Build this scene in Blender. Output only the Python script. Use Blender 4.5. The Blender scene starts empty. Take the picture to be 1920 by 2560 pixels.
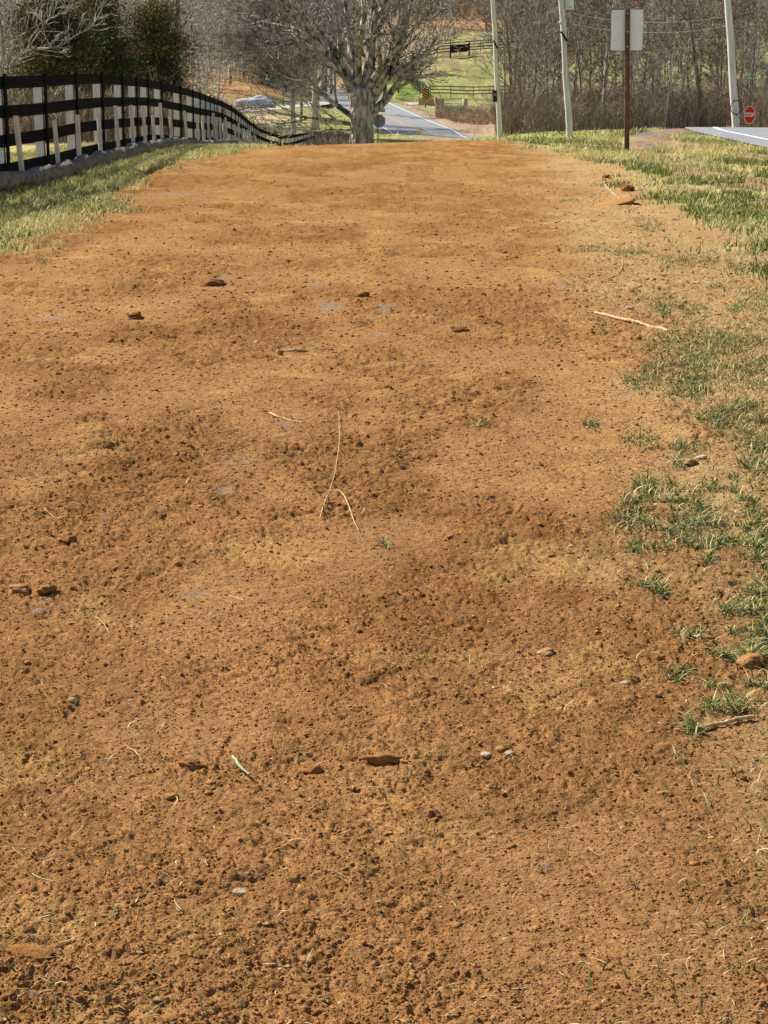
import bpy, math, random
import numpy as np
from mathutils import Vector, Matrix
R = math.radians
random.seed(7); rs = np.random.RandomState(7)
scn = bpy.context.scene
COL = scn.collection

# ---------------------------------------------------------------- camera
F = 4800.0; CX, CY = 960.0, 1280.0; EYE = 1.65
TH = math.atan((CY-168.0)/F)
cth, sth = math.cos(TH), math.sin(TH)
def P(px, py, t):
    u = (px-CX)/F; v = (CY-py)/F
    return np.array([u*t, t*(cth+v*sth), EYE+t*(-sth+v*cth)])
def G(px, py, z=0.0):
    v = (CY-py)/F
    t = (z-EYE)/(-sth+v*cth)
    return P(px, py, t)
def proj(X, Y, Z):
    dz = Z-EYE
    t = Y*cth-dz*sth; w = Y*sth+dz*cth
    t = np.maximum(t, .05)
    return CX+F*X/t, CY-F*w/t, t
cd = bpy.data.cameras.new('camera'); cam = bpy.data.objects.new('camera', cd); COL.objects.link(cam)
cam.location = (0, 0, EYE); cam.rotation_euler = (math.pi/2-TH, 0, 0)
cd.sensor_fit = 'VERTICAL'; cd.sensor_height = 24; cd.lens = F/2560*24
cd.clip_start = .1; cd.clip_end = 3000; scn.camera = cam

# ---------------------------------------------------------------- light
AZ, EL = R(55), R(43)      # sun to the left of the view, slightly ahead
sun_dir = Vector((-math.sin(AZ)*math.cos(EL), math.cos(AZ)*math.cos(EL), math.sin(EL)))
ld = bpy.data.lights.new('sun', 'SUN'); ld.energy = 5.0; ld.angle = R(.5); ld.color = (1, .945, .86)
lo = bpy.data.objects.new('sun', ld); COL.objects.link(lo)
lo.rotation_euler = (-sun_dir).to_track_quat('-Z', 'Y').to_euler()
w = bpy.data.worlds.new('World'); scn.world = w; w.use_nodes = True
nt = w.node_tree; bg = nt.nodes['Background']
sk = nt.nodes.new('ShaderNodeTexSky'); sk.sky_type = 'NISHITA'; sk.sun_disc = False
sk.sun_elevation = EL; sk.sun_rotation = math.atan2(sun_dir.x, sun_dir.y)
nt.links.new(sk.outputs[0], bg.inputs[0]); bg.inputs[1].default_value = .062
scn.view_settings.view_transform = 'Standard'; scn.view_settings.look = 'None'
scn.view_settings.exposure = 0.56

# ---------------------------------------------------------------- helpers
def tag(o, label=None, cat=None, group=None, kind=None):
    if label: o['label'] = label
    if cat: o['category'] = cat
    if group: o['group'] = group
    if kind: o['kind'] = kind
    return o
def link(name, me, mat=None, parent=None):
    o = bpy.data.objects.new(name, me); COL.objects.link(o)
    if mat is not None:
        me.materials.clear(); me.materials.append(mat)
    if parent is not None: o.parent = parent
    return o
def empty(name, loc, rz=0):
    o = bpy.data.objects.new(name, None); COL.objects.link(o)
    o.empty_display_size = .2
    o.location = loc; o.rotation_euler = (0, 0, rz); return o
def npmesh(name, V, Fc, smooth=False, color=None):
    V = np.ascontiguousarray(V, dtype=np.float32); Fc = np.ascontiguousarray(Fc, dtype=np.int32)
    me = bpy.data.meshes.new(name); k = Fc.shape[1]
    me.vertices.add(len(V)); me.vertices.foreach_set('co', V.ravel())
    me.loops.add(Fc.size); me.loops.foreach_set('vertex_index', Fc.ravel())
    me.polygons.add(len(Fc))
    me.polygons.foreach_set('loop_start', np.arange(0, Fc.size, k, dtype=np.int32))
    me.polygons.foreach_set('loop_total', np.full(len(Fc), k, dtype=np.int32))
    if smooth: me.polygons.foreach_set('use_smooth', np.ones(len(Fc), dtype=bool))
    me.update(calc_edges=True)
    if color is not None:
        a = me.attributes.new('tint', 'FLOAT_COLOR', 'POINT')
        c = np.ones((len(V), 4), dtype=np.float32); c[:, :color.shape[1]] = color
        a.data.foreach_set('color', c.ravel())
    return me
class MB:
    """collects boxes, tubes and prisms into one mesh"""
    def __init__(s): s.v = []; s.f = []
    def add(s, vs, fs):
        n = len(s.v); s.v += [tuple(map(float, q)) for q in vs]; s.f += [tuple(i+n for i in q) for q in fs]; return s
    def frame(s, c, ex, ey, ez):
        c = np.array(c, float); ex, ey, ez = [np.array(q, float) for q in (ex, ey, ez)]
        vs = [c+i*ex+j*ey+k*ez for i in (-1, 1) for j in (-1, 1) for k in (-1, 1)]
        return s.add(vs, [(0, 1, 3, 2), (4, 6, 7, 5), (0, 4, 5, 1), (2, 3, 7, 6), (0, 2, 6, 4), (1, 5, 7, 3)])
    def box(s, c, d):
        return s.frame(c, (d[0]/2, 0, 0), (0, d[1]/2, 0), (0, 0, d[2]/2))
    def tube(s, pts, rad, n=8, cap=True):
        pts = np.array(pts, float)
        if np.isscalar(rad): rad = [rad]*len(pts)
        rings = []
        for i, p in enumerate(pts):
            d = pts[min(i+1, len(pts)-1)]-pts[max(i-1, 0)]; d /= np.linalg.norm(d)+1e-9
            ref = np.array([0, 0, 1.]) if abs(d[2]) < .9 else np.array([1., 0, 0])
            a = np.cross(d, ref); a /= np.linalg.norm(a); b = np.cross(d, a)
            rings.append([p+rad[i]*(math.cos(2*math.pi*k/n)*a+math.sin(2*math.pi*k/n)*b) for k in range(n)])
        vs = [q for r in rings for q in r]; fs = []
        for i in range(len(pts)-1):
            for k in range(n):
                k2 = (k+1) % n; fs.append((i*n+k, i*n+k2, (i+1)*n+k2, (i+1)*n+k))
        if cap: fs.append(tuple(range(n))[::-1]); fs.append(tuple((len(pts)-1)*n+k for k in range(n)))
        return s.add(vs, fs)
    def plate(s, outline, c, ex, ez, th):
        """flat prism: outline in (x,z) of the plane ex,ez; thickness th along the normal"""
        c, ex, ez = np.array(c, float), np.array(ex, float), np.array(ez, float)
        n = np.cross(ex, ez); m = len(outline)
        vs = [c+x*ex+z*ez-n*th/2 for x, z in outline]+[c+x*ex+z*ez+n*th/2 for x, z in outline]
        fs = [tuple(range(m))[::-1], tuple(range(m, 2*m))]+[(i, (i+1) % m, (i+1) % m+m, i+m) for i in range(m)]
        return s.add(vs, fs)
    def build(s, name, mat, parent=None, smooth=False, bevel=0):
        me = bpy.data.meshes.new(name); me.from_pydata(s.v, [], s.f); me.update()
        if smooth: me.polygons.foreach_set('use_smooth', [True]*len(me.polygons))
        o = link(name, me, mat, parent)
        if bevel:
            b = o.modifiers.new('bevel', 'BEVEL'); b.width = bevel; b.segments = 2; b.limit_method = 'ANGLE'
        return o

# noise ---------------------------------------------------------
def hsh(i, j, k=0):
    n = (i.astype(np.int64)*73856093) ^ (j.astype(np.int64)*19349663) ^ (int(k)*83492791+1013)
    n = n & 0xffffffff
    n = ((n ^ (n >> 15))*0x2c1b3c6d) & 0xffffffff
    n = ((n ^ (n >> 12))*0x297a2d39) & 0xffffffff
    n = n ^ (n >> 15)
    return (n & 0xffffff)/float(0x1000000)
def vn(x, y, k=0):
    i = np.floor(x); j = np.floor(y); fx = x-i; fy = y-j
    fx = fx*fx*(3-2*fx); fy = fy*fy*(3-2*fy)
    a = hsh(i, j, k); b = hsh(i+1, j, k); c = hsh(i, j+1, k); d = hsh(i+1, j+1, k)
    return (a*(1-fx)+b*fx)*(1-fy)+(c*(1-fx)+d*fx)*fy
def fbm(x, y, k=0, oc=4, g=.5):
    s = 0; a = 1; t = 0
    for o in range(oc):
        s = s+a*vn(x*2**o+17.3*o, y*2**o-9.1*o, k+o); t += a; a *= g
    return s/t
def clodn(x, y, k, prob=.7):
    """height of half buried lumps on a unit jittered grid; also returns a random id"""
    i = np.floor(x); j = np.floor(y); best = np.zeros_like(x); idd = np.zeros_like(x)
    for di in (-1, 0, 1):
        for dj in (-1, 0, 1):
            a = i+di; b = j+dj
            h1 = hsh(a, b, k); h2 = hsh(a, b, k+7); h3 = hsh(a, b, k+13); h4 = hsh(a, b, k+29)
            dx = x-(a+.1+.8*h1); dy = y-(b+.1+.8*h2)
            an = h3*6.28; ca = np.cos(an); sa = np.sin(an)
            ux = dx*ca+dy*sa; uy = (-dx*sa+dy*ca)*(1.1+.9*h4)
            r = .25+.45*h3
            q = 1-(ux*ux+uy*uy)/(r*r)
            h = np.sqrt(np.clip(q, 0, 1))*r*(.45+.55*h4)*(h4 < prob)
            m = h > best; best = np.where(m, h, best); idd = np.where(m, h1, idd)
    return best, idd
def sstep(a, b, x):
    t = np.clip((x-a)/(b-a), 0, 1); return t*t*(3-2*t)

# ---------------------------------------------------------------- materials
def mat(name, col=(.5, .5, .5), rough=.85, nscale=0, namt=.25, bump=0, bscale=40, metal=0, col2=None, attr=None, stretch=(1, 1, 1), spec=.3, emit=None):
    m = bpy.data.materials.new(name); m.use_nodes = True; t = m.node_tree; n = t.nodes; b = n['Principled BSDF']
    b.inputs['Roughness'].default_value = rough; b.inputs['Metallic'].default_value = metal
    b.inputs['Specular IOR Level'].default_value = spec
    tc = n.new('ShaderNodeTexCoord'); mp = n.new('ShaderNodeMapping'); mp.inputs['Scale'].default_value = stretch
    t.links.new(tc.outputs['Object'], mp.inputs[0])
    src = None
    if attr:
        a = n.new('ShaderNodeAttribute'); a.attribute_name = attr; src = a.outputs['Color']
    if nscale:
        nz = n.new('ShaderNodeTexNoise'); nz.inputs['Scale'].default_value = nscale; nz.inputs['Detail'].default_value = 6
        nz.inputs['Roughness'].default_value = .65
        t.links.new(mp.outputs[0], nz.inputs['Vector'])
        if src is not None or col2 is None:
            mr = n.new('ShaderNodeMapRange'); mr.inputs[1].default_value = .25; mr.inputs[2].default_value = .75
            mr.inputs[3].default_value = 1-namt; mr.inputs[4].default_value = 1+namt
            t.links.new(nz.outputs['Fac'], mr.inputs[0])
            mx = n.new('ShaderNodeMix'); mx.data_type = 'RGBA'; mx.blend_type = 'MULTIPLY'; mx.inputs[0].default_value = 1
            if src is not None: t.links.new(src, mx.inputs[6])
            else: mx.inputs[6].default_value = (*col, 1)
            t.links.new(mr.outputs[0], mx.inputs[7]); src = mx.outputs[2]
        else:
            cr = n.new('ShaderNodeValToRGB'); cr.color_ramp.elements[0].position = .38; cr.color_ramp.elements[1].position = .62
            cr.color_ramp.elements[0].color = (*col, 1); cr.color_ramp.elements[1].color = (*col2, 1)
            t.links.new(nz.outputs['Fac'], cr.inputs[0]); src = cr.outputs[0]
    if src is not None: t.links.new(src, b.inputs['Base Color'])
    else: b.inputs['Base Color'].default_value = (*col, 1)
    if bump:
        nb = n.new('ShaderNodeTexNoise'); nb.inputs['Scale'].default_value = bscale; nb.inputs['Detail'].default_value = 8
        nb.inputs['Roughness'].default_value = .7
        t.links.new(mp.outputs[0], nb.inputs['Vector'])
        bp = n.new('ShaderNodeBump'); bp.inputs['Strength'].default_value = 1; bp.inputs['Distance'].default_value = bump
        t.links.new(nb.outputs['Fac'], bp.inputs['Height']); t.links.new(bp.outputs[0], b.inputs['Normal'])
    return m
M = {}
M['soil'] = mat('soil', rough=.95, attr='tint', nscale=160, namt=.34, bump=.006, bscale=150, spec=.0)
def more_bump(m, scale, dist, rough=.75, cscale=None, camt=.25):
    t = m.node_tree; n = t.nodes; b = n['Principled BSDF']; bp0 = [k for k in n if k.type == 'BUMP'][0]; tc = [k for k in n if k.type == 'TEX_COORD'][0]
    nz = n.new('ShaderNodeTexNoise'); nz.inputs['Scale'].default_value = scale; nz.inputs['Detail'].default_value = 5; nz.inputs['Roughness'].default_value = rough
    t.links.new(tc.outputs['Object'], nz.inputs['Vector']); bp = n.new('ShaderNodeBump'); bp.inputs['Distance'].default_value = dist
    t.links.new(nz.outputs['Fac'], bp.inputs['Height']); t.links.new(bp.outputs[0], bp0.inputs['Normal'])
    if cscale:
        src = b.inputs['Base Color'].links[0].from_socket; vz = n.new('ShaderNodeTexNoise'); vz.inputs['Scale'].default_value = cscale; vz.inputs['Detail'].default_value = 4
        t.links.new(tc.outputs['Object'], vz.inputs['Vector']); mr = n.new('ShaderNodeMapRange'); mr.inputs[1].default_value = .3; mr.inputs[2].default_value = .7; mr.inputs[3].default_value = 1-camt; mr.inputs[4].default_value = 1+camt
        t.links.new(vz.outputs['Fac'], mr.inputs[0]); mx = n.new('ShaderNodeMix'); mx.data_type = 'RGBA'; mx.blend_type = 'MULTIPLY'; mx.inputs[0].default_value = 1
        t.links.new(src, mx.inputs[6]); t.links.new(mr.outputs[0], mx.inputs[7]); t.links.new(mx.outputs[2], b.inputs['Base Color'])
M['clod'] = None
more_bump(M['soil'], 32, .022, .75, 38, .22)
M['clod'] = mat('clod', rough=.95, attr='tint', nscale=120, namt=.35, bump=.006, bscale=130, spec=.0)
M['asphalt'] = mat('asphalt', (.27, .275, .285), .85, nscale=.55, namt=.12, bump=.003, bscale=120)
M['white_paint'] = mat('white_paint', (.72, .73, .72), .6, nscale=3, namt=.15)
M['yellow_paint'] = mat('yellow_paint', (.62, .40, .07), .6, nscale=3, namt=.15)
M['gravel'] = mat('gravel', (.45, .43, .39), .95, nscale=3, namt=.25, bump=.02, bscale=20)
M['grass'] = mat('grass', rough=.7, attr='tint', spec=.25)
M['black_board'] = mat('black_board', (.006, .006, .008), .8, nscale=2, stretch=(1, 1, 12), bump=.002, bscale=30, col2=(.014, .013, .016), spec=.03)
M['grey_wood'] = mat('grey_wood', (.60, .60, .62), .85, nscale=6, stretch=(6, 6, .5), bump=.002, bscale=30, col2=(.78, .78, .79))
M['pale_wood'] = mat('pale_wood', (.62, .54, .44), .8, nscale=5, stretch=(8, 8, .6), bump=.002, bscale=30, col2=(.78, .71, .61))
M['pole_wood'] = mat('pole_wood', (.60, .55, .50), .85, nscale=3, stretch=(6, 6, .25), bump=.006, bscale=14, col2=(.90, .86, .81))
M['bark_big'] = mat('bark_big', (.20, .155, .12), .95, nscale=2.2, stretch=(3.2, 3.2, .8), bump=.09, bscale=4.5, col2=(.78, .69, .59))
M['bark_grey'] = mat('bark_grey', (.10, .08, .065), .95, nscale=3, stretch=(1.5, 1.5, .7), bump=.05, bscale=6, col2=(.78, .70, .60))
M['bark_pale'] = mat('bark_pale', (.42, .37, .31), .95, nscale=2, stretch=(2, 2, .5), bump=.02, bscale=6, col2=(.66, .61, .53))
M['bark_brown'] = mat('bark_brown', (.15, .115, .09), .95, nscale=2, stretch=(2, 2, .5), bump=.03, bscale=6, col2=(.30, .245, .20))
M['twig'] = mat('twig', (.13, .105, .085), .9, nscale=2.5, col2=(.52, .46, .39))  # wide tone range paints lit and shaded twigs into the colour
M['brush'] = mat('brush', rough=.9, attr='tint')
M['cedar'] = mat('cedar', rough=.8, attr='tint', spec=.2)
M['metal_back'] = mat('metal_back', (.86, .93, 1.0), .35, nscale=3, namt=.05)
M['metal_dull'] = mat('metal_dull', (.19, .22, .23), .6, nscale=8, namt=.15, metal=.2)
M['rust'] = mat('rust', (.13, .065, .042), .8, nscale=5, stretch=(2, 2, 1.2), col2=(.26, .165, .10), bump=.002)
M['green_post'] = mat('green_post', (.10, .13, .09), .7, nscale=8, namt=.3)
M['sign_green'] = mat('sign_green', (.01, .22, .20), .5)
M['sign_white'] = mat('sign_white', (.82, .84, .83), .5)
M['sign_red'] = mat('sign_red', (.55, .01, .02), .45)
M['sign_yellow'] = mat('sign_yellow', (.75, .42, .02), .5)
M['black'] = mat('black', (.012, .012, .014), .6, nscale=6, namt=.3)
M['rail_dark'] = mat('rail_dark', (.03, .026, .024), .85, nscale=3, namt=.4)
M['rail_grey'] = mat('rail_grey', (.20, .20, .18), .85, nscale=3, namt=.3)
M['can'] = mat('can', (.72, .78, .80), .4, nscale=4, namt=.08)
M['wire'] = mat('wire', (.22, .22, .22), .6)
M['wattle'] = mat('wattle', (.14, .12, .10), .95, nscale=14, stretch=(1, 1, 1), bump=.02, bscale=40, col2=(.30, .26, .21))
M['straw'] = mat('straw', rough=.7, attr='tint')
M['stick'] = mat('stick', (.42, .27, .12), .85, nscale=45, col2=(.72, .53, .30), bump=.002, bscale=60)
M['stone'] = mat('stone', (.36, .22, .11), .9, nscale=30, col2=(.60, .48, .33), bump=.004, bscale=60, spec=.1)
M['blue_stone'] = mat('blue_stone', (.34, .36, .40), .9, nscale=1.6, col2=(.62, .64, .68), bump=.05, bscale=3)

# ---------------------------------------------------------------- terrain heights
CP = [P(*q) for q in [
 # crest of the bare soil, and the ground that drops behind it
 (640, 371, 38), (750, 367, 39), (850, 363, 40), (960, 360, 40), (1080, 355, 41), (1200, 351, 42),
 (700, 400, 60), (800, 392, 60), (900, 392, 60), (1000, 390, 60), (1100, 385, 60), (1200, 374, 60),
 (780, 398, 84), (905, 385, 84), (1000, 400, 84), (1100, 392, 84), (1200, 376, 84),
 (800, 390, 114), (945, 396, 114), (1080, 385, 114), (1180, 368, 114),
 # right: grass that stays in view, the mound and the road bank
 (1340, 380, 38), (1450, 384, 38), (1565, 380, 40), (1300, 370, 50), (1400, 364, 58), (1425, 352, 84), (1250, 349, 84),
 (1250, 346, 103), (1320, 338, 103), (1400, 334, 103), (1500, 330, 100), (1500, 345, 66), (1600, 328, 90),
 (1600, 372, 41), (1625, 336, 47), (1680, 322, 50), (1640, 400, 35), (1700, 430, 30), (1800, 420, 30), (1920, 470, 25.5), (1920, 376, 36.5), (1750, 345, 43),
 # woods floor on the right and the hillside
 (1300, 325, 160), (1500, 321, 160), (1700, 316, 160), (1900, 310, 160),
 (1300, 262, 200), (1500, 250, 200), (1700, 245, 200), (1900, 240, 200),
 (1100, 232, 207), (1240, 232, 207), (1100, 190, 217), (1240, 190, 217), (1050, 148, 228), (1240, 128, 232), (1500, 135, 235), (1800, 135, 235),
 (1050, 60, 262), (1240, 60, 262), (1600, 60, 265), (1900, 60, 265), (1050, -20, 300), (1500, -20, 300), (1900, -20, 300), (2300, 0, 300), (2300, 240, 200),
 # beside the far road
 (1240, 338, 150), (1240, 300, 172), (1150, 277, 184), (1020, 232, 205), (1000, 190, 225), (960, 340, 138), (880, 322, 150), (820, 300, 160), (760, 300, 165),
 # the hollow on the left
 (620, 305, 150), (740, 322, 150), (560, 285, 165), (700, 272, 170), (640, 250, 180), (640, 215, 190), (480, 215, 190), (760, 245, 195), (700, 150, 222), (500, 150, 222),
 (800, 100, 250), (640, 30, 285), (300, 30, 285), (0, 30, 285), (-400, 30, 285), (900, 10, 300),
 (100, 388, 36), (300, 352, 48), (0, 350, 60), (300, 320, 80), (470, 350, 80), (0, 270, 120), (300, 270, 120), (-400, 300, 120), (560, 330, 120), (660, 345, 120),
 # foot of the board fence
 (0, 463, 24.4), (98, 443, 25.9), (160, 427, 27.3), (214, 406, 30), (262, 398, 31), (308, 386, 34), (346, 376, 37), (384, 370, 39.5), (478, 374, 45), (548, 366, 58),
 (580, 376, 62), (650, 395, 90), (710, 408, 96), (785, 379, 118), (820, 350, 135)]]
CP += [np.array(q, float) for q in [
 (0, 0, 0), (0, 3, 0), (0, 6, 0), (0, 10, .0), (0, 16, 0), (0, 22, .0), (0, 30, .02), (-3, 6, 0), (3, 6, 0), (-3, 14, .0), (3, 14, 0), (-3, 26, .05), (3, 26, .0), (5.5, 22, .03), (-4.2, 20, .08),
 (-12, 5, 0), (12, 5, 0), (-12, 18, 0), (12, 18, .1), (-15, 30, 0), (16, 30, .1), (-40, 10, 0), (40, 10, .3), (-60, 60, 0), (60, 60, 1), (-120, 150, 4), (120, 150, 4),
 (-200, 320, 20), (200, 320, 20), (0, 420, 42), (-150, 450, 45), (150, 450, 45), (0, 650, 75), (-300, 700, 75), (300, 700, 75)]]
CP = np.array(CP)
def wp(X, Y):
    return X/(Y+12)*3.2, np.log(Y+8)*1.9
cu, cv = wp(CP[:, 0], CP[:, 1])
def phi(r2): return np.sqrt(r2+.0009)
A_ = phi((cu[:, None]-cu[None])**2+(cv[:, None]-cv[None])**2)
n_ = len(CP)
B_ = np.zeros((n_+3, n_+3)); B_[:n_, :n_] = A_-np.eye(n_)*.004
B_[:n_, n_] = 1; B_[:n_, n_+1] = cu; B_[:n_, n_+2] = cv; B_[n_:, :n_] = B_[:n_, n_:].T
W_ = np.linalg.solve(B_, np.concatenate([CP[:, 2], [0, 0, 0]]))
def h_raw(X, Y):
    X = np.asarray(X, float); Y = np.asarray(Y, float); sh = X.shape
    u, v = wp(X.ravel(), np.maximum(Y.ravel(), -6)); out = np.empty(len(u))
    for s in range(0, len(u), 60000):
        a = u[s:s+60000, None]; b = v[s:s+60000, None]
        out[s:s+60000] = phi((a-cu)**2+(b-cv)**2)@W_[:n_]+W_[n_]+W_[n_+1]*u[s:s+60000]+W_[n_+2]*v[s:s+60000]
    return out.reshape(sh)
# roads: centre points with height and half width
def smooth_line(pts, n=10):
    pts = np.array(pts, float); out = []
    for i in range(len(pts)-1):
        p0 = pts[max(i-1, 0)]; p1 = pts[i]; p2 = pts[i+1]; p3 = pts[min(i+2, len(pts)-1)]
        for k in range(n):
            t = k/n
            out.append(.5*((2*p1)+(-p0+p2)*t+(2*p0-5*p1+4*p2-p3)*t*t+(-p0+3*p1-3*p2+p3)*t**3))
    out.append(pts[-1]); return np.array(out)
RC = [(11.2, -10, .05), (11.2, 10, .05), (11.2, 25, .05), (11.2, 40, .05), (11.3, 50, .05), (12.3, 57, -.12), (15.5, 68, -1.2), (20.5, 83, -2.6), (23, 100, -3.4), (20, 120, -4.2), (12, 139, -4.5)]
RC += [tuple(P(*q)) for q in [(1108, 352, 150), (1040, 322, 158), (973, 294, 168), (900, 258, 187), (866, 241, 209), (800, 226, 240), (690, 212, 275)]]
ROAD = smooth_line(RC); RHW = 3.35
DRV = smooth_line([tuple(P(*q)) for q in [(985, 262, 190), (1060, 256, 196), (1150, 257, 197), (1260, 259, 198), (1400, 258, 200)]]); DHW = 1.9
LDR = smooth_line([tuple(P(*q)) for q in [(430, 288, 163), (540, 282, 165), (620, 276, 167), (700, 268, 172), (770, 262, 178), (810, 252, 186)]]); LHW = 1.6
PAD = smooth_line([tuple(P(*q)) for q in [(640, 330, 148), (700, 331, 148), (760, 331, 148), (800, 331, 148)]]); PHW = 2.6
def near_line(X, Y, L):
    """distance to polyline and its height there"""
    bd = np.full(X.shape, 1e9); bz = np.zeros(X.shape)
    for a, b in zip(L[:-1], L[1:]):
        d = b[:2]-a[:2]; l2 = d@d
        t = np.clip(((X-a[0])*d[0]+(Y-a[1])*d[1])/l2, 0, 1)
        ds = np.hypot(X-a[0]-t*d[0], Y-a[1]-t*d[1]); m = ds < bd
        bd = np.where(m, ds, bd); bz = np.where(m, a[2]+t*(b[2]-a[2]), bz)
    return bd, bz
LINES = [(DRV, DHW, 3, 150, 400), (LDR, LHW, 3, 120, 300), (PAD, PHW, 3, 120, 200), (ROAD, RHW, 2.2, -50, 400)]
def H(X, Y):
    X = np.atleast_1d(np.asarray(X, float)); Y = np.atleast_1d(np.asarray(Y, float))
    z = h_raw(X, Y)
    for L, hw, sp, y0, y1 in LINES:
        xm, xM = L[:, 0].min()-hw-sp, L[:, 0].max()+hw+sp; ym, yM = L[:, 1].min()-hw-sp, L[:, 1].max()+hw+sp
        m = (X > xm) & (X < xM) & (Y > ym) & (Y < yM)
        if m.any():
            d, zz = near_line(X[m], Y[m], L)
            k = sstep(hw+sp, hw+.15, d)
            z[m] = z[m]*(1-k)+(zz-.04)*k
    return z
def Hs(x, y): return float(H([x], [y])[0])
def drop(px, py, t0=None):
    """first hit of the pixel ray with the terrain (used only while placing things)"""
    ts = np.concatenate([np.linspace(2.5, 60, 700), np.linspace(60.2, 320, 900)])
    pts = np.array([P(px, py, t) for t in ts]); hz = H(pts[:, 0], pts[:, 1])
    i = np.argmax(pts[:, 2] < hz); return pts[i]

# ---------------------------------------------------------------- soil zones
LB = np.array([G(*q)[:2] for q in [(-250, 720), (0, 640), (90, 596), (250, 545), (330, 485), (430, 432), (560, 402), (640, 376)]])
LB = np.vstack([[-1.9, -5], [-2.2, 6], LB[:, :], [-3.2, 60]])
LB = LB[np.argsort(LB[:, 1])]
RB = np.array([G(*q)[:2] for q in [(1920, 648), (1760, 575), (1660, 500), (1590, 430), (1500, 392), (1380, 378), (1270, 352)]])
RB = np.vstack([[3.4, -5], [3.0, 5], [3.0, 12], RB, [2.5, 60]]); RB = RB[np.argsort(RB[:, 1])]
TB = np.array([G(*q)[:2] for q in [(1900, 2500), (1800, 2100), (1640, 1800), (1640, 1500), (1540, 1250), (1500, 1000), (1420, 800), (1360, 650), (1330, 520), (1330, 430), (1300, 380)]])
TB = np.vstack([[.6, -5], TB, [3, 60]]); TB = TB[np.argsort(TB[:, 1])]
def edge(L, Y): return np.interp(Y, L[:, 1], L[:, 0])
def zones(X, Y):
    e = (fbm(X*1.5, Y*.8, 3, 4)-.5)*1.5
    dl = X-edge(LB, Y)+e*.8; dr = edge(RB, Y)-X+e*1.1
    dirt = sstep(-.25, .35, dl)*sstep(-.3, .5, dr)*sstep(46, 43, Y)
    tan = sstep(-.25, .9, X-edge(TB, Y)+e)
    return dirt, tan
# flush grey smears in the soil: px, py, half sizes in px
GREY = [(830, 768, 48, 15), (800, 752, 24, 9), (120, 800, 42, 12), (945, 836, 24, 7), (965, 770, 40, 10), (485, 1496, 36, 13), (560, 1171, 28, 7), (610, 1168, 16, 6), (560, 1240, 30, 12), (100, 1545, 30, 10), (112, 1520, 28, 9),
 (1405, 712, 22, 8), (1560, 775, 26, 8), (340, 832, 26, 7), (715, 1068, 30, 10), (905, 1350, 16, 7), (790, 712, 22, 9), (262, 1310, 14, 8), (510, 1550, 18, 6), (1360, 2180, 24, 8), (560, 695, 22, 7), (1100, 990, 26, 7), (440, 495, 50, 8), (80, 2500, 20, 10)]
def grey_mask(X, Y):
    g = np.zeros(X.shape)
    for px, py, a, b in GREY:
        c = G(px, py); rx = a/F*c[1]; c2 = G(px, py-b); ry = abs(c2[1]-c[1])
        m = (abs(X-c[0]) < rx*1.6) & (abs(Y-c[1]) < ry*1.6)
        if m.any():
            x = (X[m]-c[0])/rx; y = (Y[m]-c[1])/ry
            n = (fbm(x*2.3+px, y*2.3, 5, 3)-.5)*1.6
            g[m] = np.maximum(g[m], sstep(1.0, .45, np.sqrt(x*x+y*y)+n))
    return g
# rougher, cloddier belts: px, py, rx, ry, strength
ROUGH = [(60, 1500, 210, 70, 1), (170, 1330, 120, 55, 1), (120, 1200, 160, 40, .6), (120, 2480, 330, 120, 1), (700, 2400, 300, 80, .6), (480, 1930, 500, 55, .8), (900, 1925, 260, 60, .6), (1250, 1700, 260, 140, .7), (1230, 1950, 240, 90, .7),
 (1700, 1650, 220, 150, .9), (520, 1800, 500, 60, .5), (530, 2200, 500, 60, .4), (1500, 480, 120, 40, .7), (860, 745, 80, 14, .8), (1130, 835, 90, 14, .7), (60, 1900, 120, 50, .6), (1150, 2500, 300, 80, .6), (880, 850, 300, 40, .3)]
def rough_mask(X, Y):
    g = sstep(.45, .70, fbm(X*1.1+4, Y*.75, 11, 3))*.30
    px, py, t = proj(X, Y, np.zeros_like(X))
    for a, b, rx, ry, s in ROUGH:
        q = ((px-a)/rx)**2+((py-b)/ry)**2
        g = np.maximum(g, s*.6*np.exp(-q))
    return np.clip(g, 0, 1)
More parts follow.
